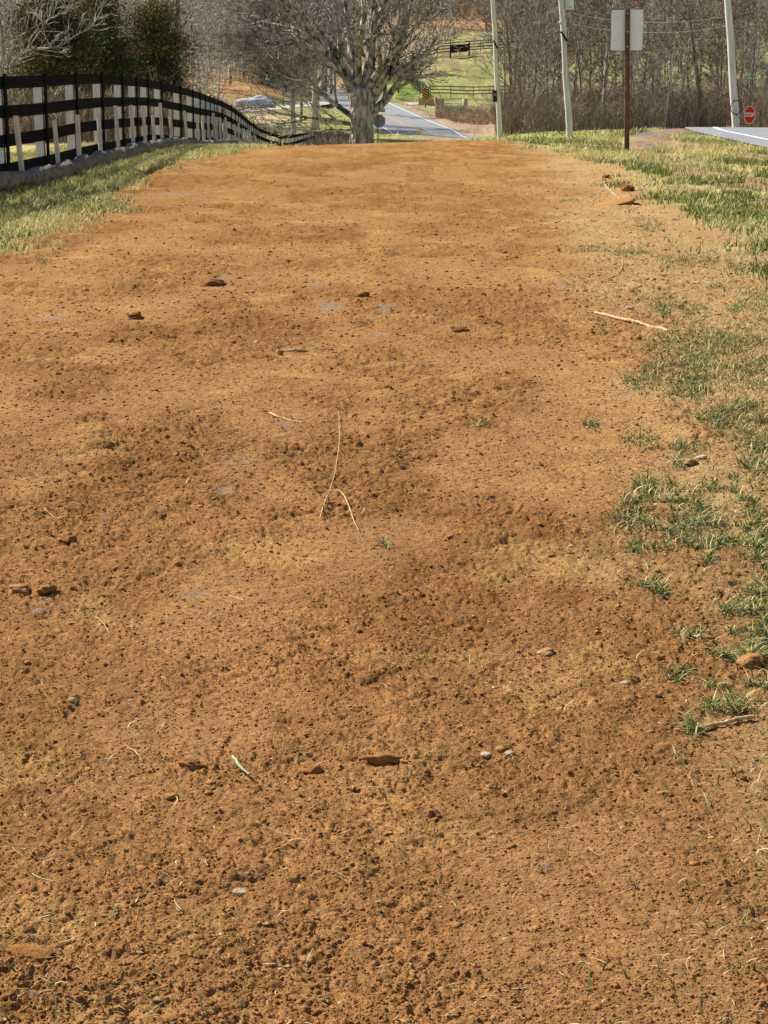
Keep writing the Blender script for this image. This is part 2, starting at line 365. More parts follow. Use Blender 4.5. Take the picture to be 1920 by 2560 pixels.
def soil_disp(X, Y, px_m):
    """relief of the worked soil; px_m = local sampling size in metres"""
    r = rough_mask(X, Y); gm = grey_mask(X, Y)
    wx = X+(fbm(X*9, Y*9, 31, 2)-.5)*.09; wy = Y+(fbm(X*9, Y*9, 37, 2)-.5)*.09
    z = (fbm(X*1.3, Y*1.3, 21, 3)-.5)*.03+(fbm(X*6, Y*6, 22, 3)-.5)*.016*(.5+r)
    ids = np.zeros(X.shape)
    patch = .28+.72*sstep(.40, .58, fbm(X*1.9+7, Y*.9, 25, 3))
    for s, k, am in ((.34, 51, .04), (.17, 52, .07), (.085, 53, .10), (.042, 54, .20), (.021, 55, .44), (.0105, 56, .65)):
        vis = sstep(s*.7, s*.25, px_m)
        bl = abs(2*vn(wx/s, wy/s*1.15, k)-1); bl = np.minimum(bl, .55)
        z += (bl-.3)*s*am*vis*np.maximum(patch, r)*(1+1.1*sstep(4.5, 9, Y))
    for s, k, pr, am, thr in ((.055, 42, .3, .55, .35), (.028, 43, .5, .8, .1), (.014, 44, .7, .9, 0)):
        vis = sstep(s*.9, s*.35, px_m)
        sel = vis > 0
        if not sel.any(): continue
        c, i_ = clodn(wx[sel]/s, wy[sel]/s, k, pr)
        amt = np.clip((r[sel]-thr)/(1-thr)*1.1+(.22 if s < .05 else 0), 0, 1)
        c = c*(vn(X[sel]/s*3.1, Y[sel]/s*3.1, k)*.35+.82)
        z[sel] += c*s*am*amt*vis[sel]; ids[sel] += (i_-.5)*np.where(c > .05, 1, 0)*.5
    z += (fbm(X*70, Y*70, 61, 3)-.5)*.008*sstep(.02, .006, px_m)*(.5+r)
    z -= sstep(.66, .74, fbm(X*5+9, Y*4, 71, 3))*.03*r
    return z*(1-.6*gm), r, gm, ids

# ---------------------------------------------------------------- ground sheet
def ground():
    PX = 2.5                              # one row per PX photo pixels
    py = np.concatenate([np.arange(2760, 1300, -PX), np.arange(1300, 380, -1.25), np.arange(380, 326, -1.0)])
    Yn = EYE/np.tan(TH-np.arctan((CY-py)/F))
    Yf = np.exp(np.linspace(math.log(Yn[-1]*1.01), math.log(900), 420))
    Yn = np.concatenate([[-25, -8, 0, 1.5, 2.1, 2.5], Yn])
    Yr = np.concatenate([Yn, Yf])
    s0 = .232; sc = np.arange(-s0, s0+1e-9, 3.0/F)
    o = np.concatenate([np.linspace(s0+.004, .35, 14), np.linspace(.4, 4.5, 26)])
    S = np.concatenate([-o[::-1], sc, o])
    SS, YY = np.meshgrid(S, Yr); K = np.where(YY < 1.5, 3.0, YY+1.0)
    XX = SS*K
    X = XX.ravel(); Y = YY.ravel()
    Z = H(X, Y)
    dirt, tan = zones(X, Y)
    near = (Y < 50) & (abs(X) < 14)
    pm = np.hypot(X, Y)*.0010
    d = np.zeros(len(X)); rr = np.zeros(len(X)); gm = np.zeros(len(X)); ids = np.zeros(len(X))
    q = np.where(near)[0]
    dd, r_, g_, i_ = soil_disp(X[q], Y[q], pm[q]); d[q] = dd; rr[q] = r_; gm[q] = g_; ids[q] = i_
    fade = np.ones(len(X))
    dl, _ = near_line(X, Y, ROAD); fade *= sstep(RHW, RHW+.8, dl)
    Z = Z+d*(.35+.65*dirt)*fade
    # rougher sod where grass grows, and gentle lumps far off
    Z += (1-dirt)*(fbm(X*3, Y*3, 81, 3)-.5)*.07*fade*sstep(60, 30, Y)
    far = sstep(60, 120, Y)*fade; ddr, _ = near_line(X, Y, DRV); far *= sstep(DHW, DHW+1, ddr)
    ddr, _ = near_line(X, Y, LDR); far *= sstep(LHW, LHW+1, ddr)
    ddr, _ = near_line(X, Y, PAD); far *= sstep(PHW, PHW+1, ddr)
    Z += (fbm(X*.35, Y*.2, 91, 4)-.5)*.6*far
    # colours -------------------------------------------------
    L = lambda r, g, b: np.array([r, g, b])
    n1 = fbm(X*.55, Y*.3, 101, 4)[:, None]; n2 = fbm(X*3.2, Y*2.2, 103, 4)[:, None]; n3 = fbm(X*14, Y*11, 105, 3)[:, None]
    soil = L(.358, .173, .065)*(1-n1)+L(.426, .222, .086)*n1
    soil = soil*(.90+.20*n2)*(.80+.40*n3)
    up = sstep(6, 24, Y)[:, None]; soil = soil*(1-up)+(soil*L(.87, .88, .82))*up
    tr_ = sstep(.55, .8, np.sin((X+fbm(X*.2, Y*.12, 171, 2)*1.6)*3.4)*.5+.5)*sstep(.4, .65, fbm(X*.7+3, Y*.18, 173, 3)); soil *= (1+.13*tr_[:, None])
    dk = sstep(.52, .70, fbm(X*1.9+11, Y*.9, 175, 4))[:, None]; soil = soil*(1-dk)+soil*L(.90, .87, .85)*dk
    soil *= (1-.05*rr[:, None])
    smooth = sstep(.56, .40, fbm(X*1.9+7, Y*.9, 25, 3))[:, None]*(1-rr[:, None])
    soil = soil*(1-.30*smooth)+L(.54, .31, .14)*.30*smooth
    yel = sstep(.6, .78, fbm(X*2.3-20, Y*2.3, 113, 4))[:, None]
    soil = soil*(1-.3*yel)+L(.66, .42, .15)*.3*yel
    tn = tan[:, None]*(.40+.6*n2); soil = soil*(1-tn)+L(.52, .35, .16)*tn
    soil *= (1+.30*ids[:, None])
    gmm = gm[:, None]*.55; soil = soil*(1-gmm)+L(.33, .25, .19)*gmm
    px, py_, t = proj(X, Y, Z)
    sod = L(.36, .31, .11)*(1-n2)+L(.64, .52, .23)*n2
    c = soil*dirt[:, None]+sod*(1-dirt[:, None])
    fsel = sstep(44, 48, Y)[:, None]
    m1 = fbm(X*.16, Y*.12, 121, 4)[:, None]; m2 = fbm(X*1.2, Y*.5, 123, 4)[:, None]
    past = (L(.24, .25, .085)*(1-m1)+L(.43, .38, .17)*m1)*(.7+.6*m2)
    leaf = L(.36, .26, .17)*(.65+.7*m2)
    fc = past.copy()
    def blob(a, b, rx, ry, col, s=1.0):
        nonlocal fc
        k = sstep(1.15, .75, np.sqrt(((px-a)/rx)**2+((py_-b)/ry)**2)+(m2[:, 0]-.5)*.9)[:, None]*s
        fc = fc*(1-k)+col*k
    blob(1640, 265, 420, 62, leaf); blob(640, 100, 560, 125, leaf*.9); blob(300, 300, 400, 130, leaf); blob(900, 60, 190, 80, leaf*.9)
    blob(1150, 315, 130, 42, leaf*1.15); blob(1010, 278, 60, 18, leaf); blob(640, 215, 120, 40, L(.42, .25, .12)*(.7+.6*m2)); blob(700, 195, 60, 18, L(.38, .15, .07)*(.8+.4*m2), .8)
    blob(620, 300, 160, 12, L(.55, .45, .25)*(.8+.4*m2)); blob(850, 345, 100, 40, L(.32, .30, .12)*(.7+.6*m2)); blob(1400, 350, 200, 24, L(.34, .34, .11)*(.75+.5*m2))
    blob(60, 400, 250, 28, L(.55, .50, .25)*(.8+.4*m2)); blob(1150, 55, 110, 25, L(.37, .22, .12)*(.7+.6*m2)); blob(1015, 215, 45, 35, L(.22, .28, .08)*(.7+.6*m2)); blob(1130, 275, 30, 12, L(.14, .22, .06))
    blob(1600, 345, 45, 25, L(.24, .19, .15)*(.8+.4*m2)); blob(1340, 358, 50, 12, L(.2, .28, .07))
    c = c*(1-fsel)+fc*fsel
    mline = np.hypot(px-np.clip(px, 1590, 1700), (py_-(372-(np.clip(px, 1590, 1700)-1590)*.42))*1.7)
    mound = sstep(46, 22, mline+(n2[:, 0]-.5)*40)[:, None]*sstep(38, 41, Y)[:, None]; c = c*(1-mound)+L(.30, .215, .145)*(.6+.8*n3)*mound
    thatch = sstep(.5, .62, fbm(X*1.7+60, Y*.9, 181, 4))[:, None]*((1-dirt)*(X > 0)*sstep(46, 43, Y))[:, None]; c = c*(1-thatch)+L(.40, .27, .15)*(.7+.6*n3)*thatch
    nr, nc = XX.shape; a = (np.arange(nr-1)[:, None]*nc+np.arange(nc-1)[None]).ravel()
    Fc = np.stack([a, a+1, a+nc+1, a+nc], 1)
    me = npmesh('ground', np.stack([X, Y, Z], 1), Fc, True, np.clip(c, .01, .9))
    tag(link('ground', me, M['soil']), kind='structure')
    return
ground()
def Zs(X, Y):
    """terrain height with the same relief as the sheet (approx.)"""
    X = np.atleast_1d(np.asarray(X, float)); Y = np.atleast_1d(np.asarray(Y, float))
    z = H(X, Y); m = Y < 50
    if m.any():
        dirt, tan = zones(X[m], Y[m]); pm = np.hypot(X[m], Y[m])*.0010
        d, _, _, _ = soil_disp(X[m], Y[m], pm)
        z[m] += d*(.35+.65*dirt)+(1-dirt)*(fbm(X[m]*3, Y[m]*3, 81, 3)-.5)*.07*sstep(60, 30, Y[m])
    return z
def GZ(px, py):
    c = G(px, py)
    for _ in range(2): c = G(px, py, float(Zs(c[0], c[1])[0]))
    return c

# ---------------------------------------------------------------- roads
def ribbon(name, L, hw, m, off0=None, off1=None, dz=0.0, i0=0, i1=None, kind='structure'):
    L = L[i0:i1]; T = np.gradient(L[:, :2], axis=0); T /= np.linalg.norm(T, axis=1)[:, None]; N = np.stack([T[:, 1], -T[:, 0]], 1)
    a = -hw if off0 is None else off0; b = hw if off1 is None else off1
    cols = np.linspace(a, b, 7 if b-a > 1 else 2)
    V = np.concatenate([np.stack([L[:, 0]+N[:, 0]*o, L[:, 1]+N[:, 1]*o, L[:, 2]+dz-.012*abs(o)*0], 1)[:, None] for o in cols], 1)
    nr, nc = V.shape[:2]; q = (np.arange(nr-1)[:, None]*nc+np.arange(nc-1)[None]).ravel()
    o = link(name, npmesh(name, V.reshape(-1, 3), np.stack([q, q+1, q+nc+1, q+nc], 1), True), m)
    return tag(o, kind=kind)
ribbon('road', ROAD, RHW, M['asphalt'])
for a, b, mm, nm in ((-RHW+.45, -RHW+.6, 'white_paint', 'edge_line'), (RHW-.6, RHW-.45, 'white_paint', 'edge_line'), (-.19, -.08, 'yellow_paint', 'centre_line'), (.08, .19, 'yellow_paint', 'centre_line')):
    if nm == 'edge_line' and a < 0: a -= .3; b -= .3; a, b = -RHW+.75, -RHW+.9
    ribbon(nm, ROAD, 0, M[mm], a, b, .006)
ribbon('driveway', DRV, DHW, M['gravel']); ribbon('farm_track', LDR, LHW, M['gravel'])
ribbon('asphalt_strip', PAD, PHW, mat('shaded_asphalt', (.10, .10, .105), .9, nscale=1, namt=.2))  # road lying in shade: the shade is put into a darker asphalt colour

# ---------------------------------------------------------------- scattered soil lumps
t_ = (1+5**.5)/2
ICO_V = np.array([(-1, t_, 0), (1, t_, 0), (-1, -t_, 0), (1, -t_, 0), (0, -1, t_), (0, 1, t_), (0, -1, -t_), (0, 1, -t_), (t_, 0, -1), (t_, 0, 1), (-t_, 0, -1), (-t_, 0, 1)])/math.hypot(1, t_)
ICO_F = np.array([(0, 11, 5), (0, 5, 1), (0, 1, 7), (0, 7, 10), (0, 10, 11), (1, 5, 9), (5, 11, 4), (11, 10, 2), (10, 7, 6), (7, 1, 8), (3, 9, 4), (3, 4, 2), (3, 2, 6), (3, 6, 8), (3, 8, 9), (4, 9, 5), (2, 4, 11), (6, 2, 10), (8, 6, 7), (9, 8, 1)])
def subdiv(V, Fc):
    V = list(map(tuple, V)); cache = {}; out = []
    def mid(a, b):
        k = (min(a, b), max(a, b))
        if k not in cache:
            m = (np.array(V[a])+np.array(V[b]))/2; m /= np.linalg.norm(m); V.append(tuple(m)); cache[k] = len(V)-1
        return cache[k]
    for a, b, c in Fc:
        x, y, z = mid(a, b), mid(b, c), mid(c, a); out += [(a, x, z), (b, y, x), (c, z, y), (x, y, z)]
    return np.array(V), np.array(out)
S1_V, S1_F = subdiv(ICO_V, ICO_F); S2_V, S2_F = subdiv(S1_V, S1_F); S3_V, S3_F = subdiv(S2_V, S2_F)
def lumps(name, XY, size, col, label, V0, F0, flat=(.5, .9), jit=.28, sink=.35):
    n = len(XY); k = len(V0)
    J = 1+rs.uniform(-jit, jit, (n, k, 1)); V = V0[None]*J+rs.uniform(-jit, jit, (n, k, 3))*.45
    sc = np.stack([rs.uniform(.7, 1.3, n), rs.uniform(.7, 1.1, n), rs.uniform(flat[0], flat[1], n)], 1)*size[:, None]/2
    V = V*sc[:, None]; a = rs.uniform(0, 6.28, n); ca, sa = np.cos(a)[:, None], np.sin(a)[:, None]
    x = V[..., 0]*ca-V[..., 1]*sa; y = V[..., 0]*sa+V[..., 1]*ca
    z0 = Zs(XY[:, 0], XY[:, 1])
    Vw = np.stack([x+XY[:, 0, None], y+XY[:, 1, None], V[..., 2]+(z0+size*(.5*flat[0]-sink*.5)*.8)[:, None]], 2)
    Fc = (F0[None]+(np.arange(n)*k)[:, None, None]).reshape(-1, 3)
    c = np.repeat(col, k, axis=0)
    o = link(name, npmesh(name, Vw.reshape(-1, 3), Fc, False, np.clip(c, .01, .9)), M['clod'])
    return tag(o, label, 'soil', kind='stuff')
def scatter(n, y0, y1, xs=.25, dens=None, power=1.0):
    """points roughly even on the picture: density falls with distance"""
    py = rs.uniform(0, 1, n*3); Y = 1/(1/y0+(1/y1-1/y0)*py)
    X = rs.uniform(-xs, xs, n*3)*(Y+.6)
    if dens is not None:
        k = rs.uniform(0, 1, len(X)) < dens(X, Y); X = X[k]; Y = Y[k]
    return np.stack([X[:n], Y[:n]], 1)
def soilcol(n, base=(.38, .184, .067), var=.3):
    c = np.array(base)[None]*(1+rs.uniform(-var, var, (n, 1))); c *= 1+rs.uniform(-.06, .06, (n, 3)); return c
def dsoil(X, Y):
    d, t = zones(X, Y); return d*(.45+.55*rough_mask(X, Y))*(1-grey_mask(X, Y))
xy = scatter(110000, 2.7, 34, dens=dsoil); u = rs.uniform(0, 1, len(xy))
sz = np.clip(.0045*u**(-.36), .0045, .015)*np.clip(xy[:, 1]/6, .75, 2.6)
lumps('soil_crumbs', xy, sz, soilcol(len(xy)), 'crumbled orange brown soil crumbs strewn over the bare ground', ICO_V, ICO_F, (.38, .8), .42)
xy = scatter(650, 2.7, 30, dens=lambda X, Y: dsoil(X, Y)**2.2); u = rs.uniform(0, 1, len(xy))
sz = np.clip(.012*u**(-.35), .012, .032)*np.clip(xy[:, 1]/7, .8, 1.8)
lumps('soil_lumps', xy, sz, soilcol(len(xy), (.38, .185, .066)), 'larger broken soil lumps scattered in rough patches of the bare ground', S1_V, S1_F, (.35, .7), .36)
xy = scatter(700, 2.7, 24, dens=lambda X, Y: zones(X, Y)[0]); u = rs.uniform(0, 1, len(xy))
sz = np.clip(.005*u**(-.3), .005, .012)*np.clip(xy[:, 1]/6, .8, 1.8)
lumps('pale_pebbles', xy, sz, soilcol(len(xy), (.58, .42, .23), .25), 'small pale pebbles scattered through the bare soil', ICO_V, ICO_F, (.45, .7))

xy = scatter(1500, 2.9, 30, dens=lambda X, Y: zones(X, Y)[1]*.8+.05); u = rs.uniform(0, 1, len(xy))
lumps('dead_leaves', xy, rs.uniform(.012, .035, len(xy))*np.clip(xy[:, 1]/8, .8, 1.6), soilcol(len(xy), (.55, .38, .20), .35), 'small dead leaves and bark flakes in the tan soil on the right', ICO_V, ICO_F, (.06, .16), .45)
# ---------------------------------------------------------------- blades (grass, straw)
def blades(name, XY, hgt, wid, lean, col, label, m='grass', lie=False, cat='grass', seg=3, zf=None):
    n = len(XY); a = rs.uniform(0, 6.28, n); dx, dy = np.cos(a), np.sin(a); z0 = (zf or Zs)(XY[:, 0], XY[:, 1])
    b = rs.uniform(0, 6.28, n) if not lie else a+math.pi/2
    wx, wy = np.cos(b), np.sin(b)
    V = []
    for s in range(seg+1):
        f = s/seg; ww = wid*(1-f**1.6*.9)
        hz = hgt*(f-lean*.45*f*f) if not lie else .004+hgt*.10*np.sin(f*3.14)*lean
        ho = hgt*lean*f*f if not lie else hgt*f
        cx = XY[:, 0]+dx*ho; cy = XY[:, 1]+dy*ho; cz = z0+hz-(.004 if not lie else -.002)
        if lie and seg > 2:
            bend = np.sin(f*3.14)*hgt*.12*np.sign(lean-.5); cx += wx*bend; cy += wy*bend
        for sg in (-1, 1): V.append(np.stack([cx+sg*wx*ww/2, cy+sg*wy*ww/2, cz], 1))
    k = len(V); V = np.stack(V, 1)
    f0 = np.array([(2*s, 2*s+1, 2*s+3, 2*s+2) for s in range(seg)])
    Fc = (f0[None]+(np.arange(n)*k)[:, None, None]).reshape(-1, 4)
    o = link(name, npmesh(name, V.reshape(-1, 3), Fc, True, np.repeat(col, k, axis=0)), M[m])
    return tag(o, label, cat, kind='stuff')
def grasscol(n, green, dry, g):
    k = (rs.uniform(0, 1, n) < g)[:, None] if np.isscalar(g) else (rs.uniform(0, 1, n) < g)[:, None]
    c = np.where(k, np.array(green)[None], np.array(dry)[None])*rs.uniform(.65, 1.3, (n, 1)); return np.clip(c, .01, .85)
GRN, DRY = (.17, .21, .045), (.80, .69, .32)
# left strip by the fence
def dleft(X, Y):
    d, t = zones(X, Y); return (1-d)*(X < -1.2)*(X > -.215*Y-.8)*1.0
def area(n, x0, x1, y0, y1, dens):
    X = rs.uniform(x0, x1, n*4); Y = np.sqrt(rs.uniform(y0**1.0, y1**1.0, n*4))**2
    k = rs.uniform(0, 1, len(X)) < dens(X, Y); return np.stack([X[k][:n], Y[k][:n]], 1)
xy = area(110000, -7, -1.5, 13, 44, dleft); g = sstep(.4, .6, fbm(xy[:, 0]*.9, xy[:, 1]*.5, 131, 3))*.42+.10
n = len(xy); blades('grass', xy, rs.uniform(.04, .13, n), rs.uniform(.005, .011, n), rs.uniform(.2, 1.0, n), grasscol(n, GRN, DRY, g), 'short dry yellow green grass strip along the board fence')
# long shaded green grass against the wattle
# right bank
def dright(X, Y):
    d, t = zones(X, Y); dl, _ = near_line(X, Y, ROAD)
    px, py, t = proj(X, Y, np.zeros_like(X)-.1); md = 1-.9*sstep(30, 48, np.hypot(px-np.clip(px, 1590, 1700), (py-(372-(np.clip(px, 1590, 1700)-1590)*.42))*1.7))
    return (1-d)*(X > 1.5)*(dl > RHW+.1)*(abs(X) < .215*Y+1)*(rs.uniform(0, 1, X.shape) > md)*np.where(Y < 45, .12+.88*sstep(.42, .56, fbm(X*1.6, Y*.8, 161, 3)), .6)*(1-.8*sstep(.5, .62, fbm(X*1.7+60, Y*.9, 181, 4)))
xy = area(120000, 2, 9.5, 13, 62, dright); g = np.clip(sstep(.38, .58, fbm(xy[:, 0]*.8+3, xy[:, 1]*.35, 137, 3))*.6+.08+.3*sstep(36, 28, xy[:, 1]), 0, .85)
n = len(xy); blades('grass', xy, rs.uniform(.03, .13, n)*np.where(rs.uniform(0, 1, n) < .12, 1.6, 1), rs.uniform(.006, .015, n), rs.uniform(.2, 1.0, n), grasscol(n, GRN, DRY, g), 'patchy green and straw coloured grass on the bank beside the right road')
# tufts in the tan soil on the right
TUFT = [(1660, 770, 34, 18, 260), (1730, 772, 26, 12, 120), (1840, 775, 22, 12, 120), (1560, 632, 60, 9, 220), (1470, 625, 50, 7, 120), (1690, 650, 34, 12, 160), (1750, 655, 42, 14, 220), (1630, 565, 40, 12, 220), (1500, 822, 20, 14, 60), (1740, 870, 110, 35, 900), (1850, 860, 60, 30, 400),
 (1700, 940, 90, 40, 700), (1860, 950, 70, 40, 500), (1730, 980, 40, 28, 420), (1600, 960, 40, 18, 160), (1790, 1065, 36, 20, 300), (1880, 1050, 50, 22, 300), (1700, 1180, 26, 10, 110), (1610, 1235, 24, 18, 110), (1745, 1310, 50, 26, 300), (1590, 1320, 50, 26, 200), (1890, 1190, 30, 20, 160),
 (1770, 1375, 60, 14, 240), (1690, 1350, 30, 14, 120), (1900, 1375, 30, 22, 200), (1880, 1310, 20, 14, 80), (1640, 1500, 22, 12, 60), (1880, 1540, 50, 24, 160), (1870, 1120, 50, 30, 160), (1480, 1070, 20, 10, 40), (1890, 750, 40, 30, 300), (1860, 660, 60, 24, 260), (1820, 1790, 50, 14, 120), (1740, 1845, 22, 12, 50), (1720, 1600, 30, 12, 60), (1900, 1590, 20, 20, 60),
 (1270, 455, 22, 8, 60), (440, 443, 26, 8, 160), (250, 532, 60, 7, 240), (90, 662, 20, 5, 40), (960, 1370, 16, 8, 14), (1200, 1075, 14, 6, 24), (1420, 505, 26, 5, 60)]
TX = []
tr2 = np.random.RandomState(77)
for _ in range(85):
    y_ = tr2.uniform(600, 1750); x0_ = np.interp(y_, [600, 900, 1300, 1750], [1560, 1600, 1560, 1680]); x_ = 1925-(1925-x0_)*tr2.uniform(0, 1)**1.6
    TUFT.append((x_, y_, tr2.uniform(14, 46), tr2.uniform(5, 16), int(tr2.uniform(10, 60))))
for px, py, rx, ry, c in TUFT:
    c = int(c*3.0); rx *= 1.15; ry *= 1.2
    a = rs.uniform(0, 6.28, c); r = np.sqrt(rs.uniform(0, 1, c))*rs.uniform(.3, 1, c)
    # most blades in a few clumps
    k = max(3, c//28); ca = rs.uniform(0, 6.28, k); cr = np.sqrt(rs.uniform(0, 1, k)); i = rs.randint(0, k, c)
    sp = rs.uniform(.08, .4, k)[i]; ux = np.cos(ca[i])*cr[i]*.95+rs.normal(0, 1, c)*sp; uy = np.sin(ca[i])*cr[i]*.95+rs.normal(0, 1, c)*sp*1.5
    g = np.array([G(px+x*rx, py+y*ry)[:2] for x, y in zip(ux, uy)]); TX.append(g)
xy = np.vstack(TX); n = len(xy)
blades('grass_tufts', xy, rs.uniform(.012, .05, n)*np.where(rs.uniform(0, 1, n) < .15, 1.7, 1), rs.uniform(.003, .0065, n), rs.uniform(.4, 1.5, n), grasscol(n, (.12, .17, .035), (.62, .50, .23), .58), 'scattered green grass tufts in the tan soil at the right edge')
# straw, dead stems lying about
def dstraw(X, Y):
    d, t = zones(X, Y); return .10+.9*t*sstep(.35, .6, fbm(X*2, Y*2, 141, 3))+.35*sstep(.6, .75, fbm(X*1.5+30, Y*1.5, 143, 2))
xy = scatter(4200, 2.7, 30, dens=dstraw); n = len(xy)
hh = np.clip(rs.exponential(.018, n)+.010, .010, .11)*np.clip(xy[:, 1]/7, .8, 1.6)
blades('straw_litter', xy, hh, rs.uniform(.0010, .0022, n)*np.clip(xy[:, 1]/6, .9, 2.5), rs.uniform(0, 1, n), grasscol(n, (.50, .36, .17), (.78, .62, .36), .5), 'dead straw and root fibres lying on the bare soil', 'straw', True, 'straw', 4)
xy = scatter(16000, 2.7, 26, dens=lambda X, Y: zones(X, Y)[1]*.9*zones(X, Y)[0]+.02); n = len(xy)
blades('dry_grass', xy, rs.uniform(.012, .06, n), rs.uniform(.002, .005, n), rs.uniform(.6, 1.4, n), grasscol(n, (.13, .175, .04), (.60, .48, .23), .5), 'thin dry grass stubble through the tan soil on the right')
# far meadow and verge
def far_d(X, Y):
    dl, _ = near_line(X, Y, ROAD); d2, _ = near_line(X, Y, DRV); d3, _ = near_line(X, Y, LDR); return (dl > RHW+.3)*(d2 > DHW+.2)*(d3 > LHW+.2)*1.0
xy = area(60000, -45, 50, 60, 290, far_d); n = len(xy)
blades('meadow_grass', xy, rs.uniform(.10, .35, n), rs.uniform(.03, .08, n), rs.uniform(.3, 1.1, n), grasscol(n, (.24, .26, .08), (.66, .56, .26), .35), 'rough winter grass on the hillside pasture and verges', zf=H)

# ---------------------------------------------------------------- branches
class Tree:
    def __init__(s, seed): s.r = random.Random(seed); s.br = {}
    def add(s, pts, rad, sides):
        s.br.setdefault((len(pts), sides), []).append((pts, rad))
    def grow(s, p, d, L, r, lv, prm, up=.1):
        R_ = s.r; n = 6 if lv == 0 else (5 if lv < 3 else 4)
        pts = [p.copy()]; dirs = [d.copy()]; rad = [r]; wob = prm['wob'][min(lv, len(prm['wob'])-1)]
        for i in range(n-1):
            d = d+Vector((R_.gauss(0, wob), R_.gauss(0, wob), R_.gauss(0, wob)+up*.25)); d.normalize()
            p = p+d*(L/(n-1)); pts.append(p.copy()); dirs.append(d.copy()); rad.append(max(r*(1-(i+1)/(n-1)*prm['tap']), prm['rmin']))
        s.add([tuple(q) for q in pts], rad, (9 if lv == 0 else 6 if lv == 1 else 4 if lv == 2 else 3))
        if lv >= len(prm['n']): return
        c = prm['n'][lv]; c = max(1, int(c*R_.uniform(.75, 1.25))); st = prm['start'][lv]
        for k in range(c):
            f = st+(1-st)*(k+R_.random())/c; x = f*(n-1); i = min(int(x), n-2); q = x-i
            bp = Vector(pts[i]).lerp(Vector(pts[i+1]), q); bd = dirs[i]
            az = R_.uniform(0, 6.283); a = Vector((math.cos(az), math.sin(az), R_.uniform(-.1, .5)))
            a = (a-bd*a.dot(bd)); a.normalize(); ang = prm['ang'][lv]*R_.uniform(.7, 1.3)
            nd = bd*math.cos(ang)+a*math.sin(ang); nd.normalize()
            rr = (rad[i]*(1-q)+rad[i+1]*q)*prm['rr'][lv]*R_.uniform(.75, 1.05)
            s.grow(bp, nd, L*prm['lr'][lv]*R_.uniform(.65, 1.2)*(1-.45*f*(lv == 0)), max(rr, prm['rmin']), lv+1, prm, prm['up'])
    def arrays(s, only=None):
        VV = []; FF = []; off = 0
        for (n, k), lst in s.br.items():
            P_ = np.array([q[0] for q in lst]); Rr = np.array([q[1] for q in lst])
            D = np.gradient(P_, axis=1); D /= np.linalg.norm(D, axis=2, keepdims=True)+1e-9
            ref = np.where(abs(D[..., 2:3]) < .9, np.array([0, 0, 1.]), np.array([1., 0, 0]))
            A = np.cross(D, ref); A /= np.linalg.norm(A, axis=2, keepdims=True)+1e-9; Bv = np.cross(D, A)
            th = np.arange(k)*2*math.pi/k
            V = P_[:, :, None]+Rr[:, :, None, None]*(np.cos(th)[None, None, :, None]*A[:, :, None]+np.sin(th)[None, None, :, None]*Bv[:, :, None])
            m = len(lst); base = (np.arange(m)*n*k)[:, None, None]+(np.arange(n-1)*k)[None, :, None]; j = np.arange(k)[None, None]; j2 = (j+1) % k
            f = np.stack([base+j, base+j2, base+k+j2, base+k+j], 3).reshape(-1, 4)+off
            VV.append(V.reshape(-1, 3)); FF.append(f); off += m*n*k
        return np.concatenate(VV), np.concatenate(FF)
    def split(s):
        a = Tree(0); b = Tree(0)
        for (n, k), l in s.br.items(): (a if k >= 8 else b).br[(n, k)] = l
        return a, b
WOOD = dict(n=[15, 7, 4, 3], start=[.12, .15, .12, .1], ang=[.75, .7, .7, .7], lr=[.42, .5, .5, .5], rr=[.42, .5, .55, .6], wob=[.05, .12, .16, .2], tap=.8, rmin=.02, up=.3)
WOODL = dict(WOOD, n=[12, 6, 4], rmin=.03)
SHRUB = dict(n=[9, 5, 4], start=[.15, .1, .1], ang=[.6, .7, .7], lr=[.6, .55, .5], rr=[.55, .6, .6], wob=[.1, .15, .2], tap=.8, rmin=.006, up=.2)
def tree_meshes(seed, h, r, prm, name, lean=0):
    t = Tree(seed); t.grow(Vector((0, 0, -.3)), Vector((lean, 0, 1)).normalized(), h, r, 0, prm, .05)
    a, b = t.split(); return npmesh('trunk', *a.arrays(), smooth=True), npmesh('crown', *b.arrays(), smooth=True), t
def make_tree(name, tm, cm, mt, mc, loc, rz, sc, label, cat='tree', group=None):
    e = empty(name, loc, rz); e.scale = sc
    a = link('trunk', tm, mt, e); b = link('crown', cm, mc, e); tag(e, label, cat, group); return e
def copy_thing(e, loc, rz, sc, label, mats=None):
    c = e.copy(); COL.objects.link(c); c.location = loc; c.rotation_euler = (0, 0, rz); c.scale = sc; c['label'] = label
    for ch in e.children:
        k = ch.copy(); COL.objects.link(k); k.parent = c
        if mats:
            k.material_slots[0].link = 'OBJECT'; k.material_slots[0].material = mats[0] if ch.name.startswith('trunk') else mats[1]
    return c
M['twig_grey'] = mat('twig_grey', (.17, .15, .13), .9, nscale=2.5, col2=(.66, .61, .54))  # pale and dark noise paints sunlit twigs against shaded gaps
M['twig_brown'] = mat('twig_brown', (.085, .06, .047), .9, nscale=2.5, col2=(.36, .275, .21))  # browner twigs, light-dark contrast likewise painted by the noise

# the big tree ---------------------------------------------------
bt = P(905, 385, 84); bz = Hs(bt[0], bt[1])
e = empty('big_tree', (bt[0], bt[1], bz)); tag(e, 'large bare spreading tree with thick furrowed trunk rising behind the crest of bare soil', 'tree')
T = Tree(5); tr = Tree(0); m_ = 4800/84.
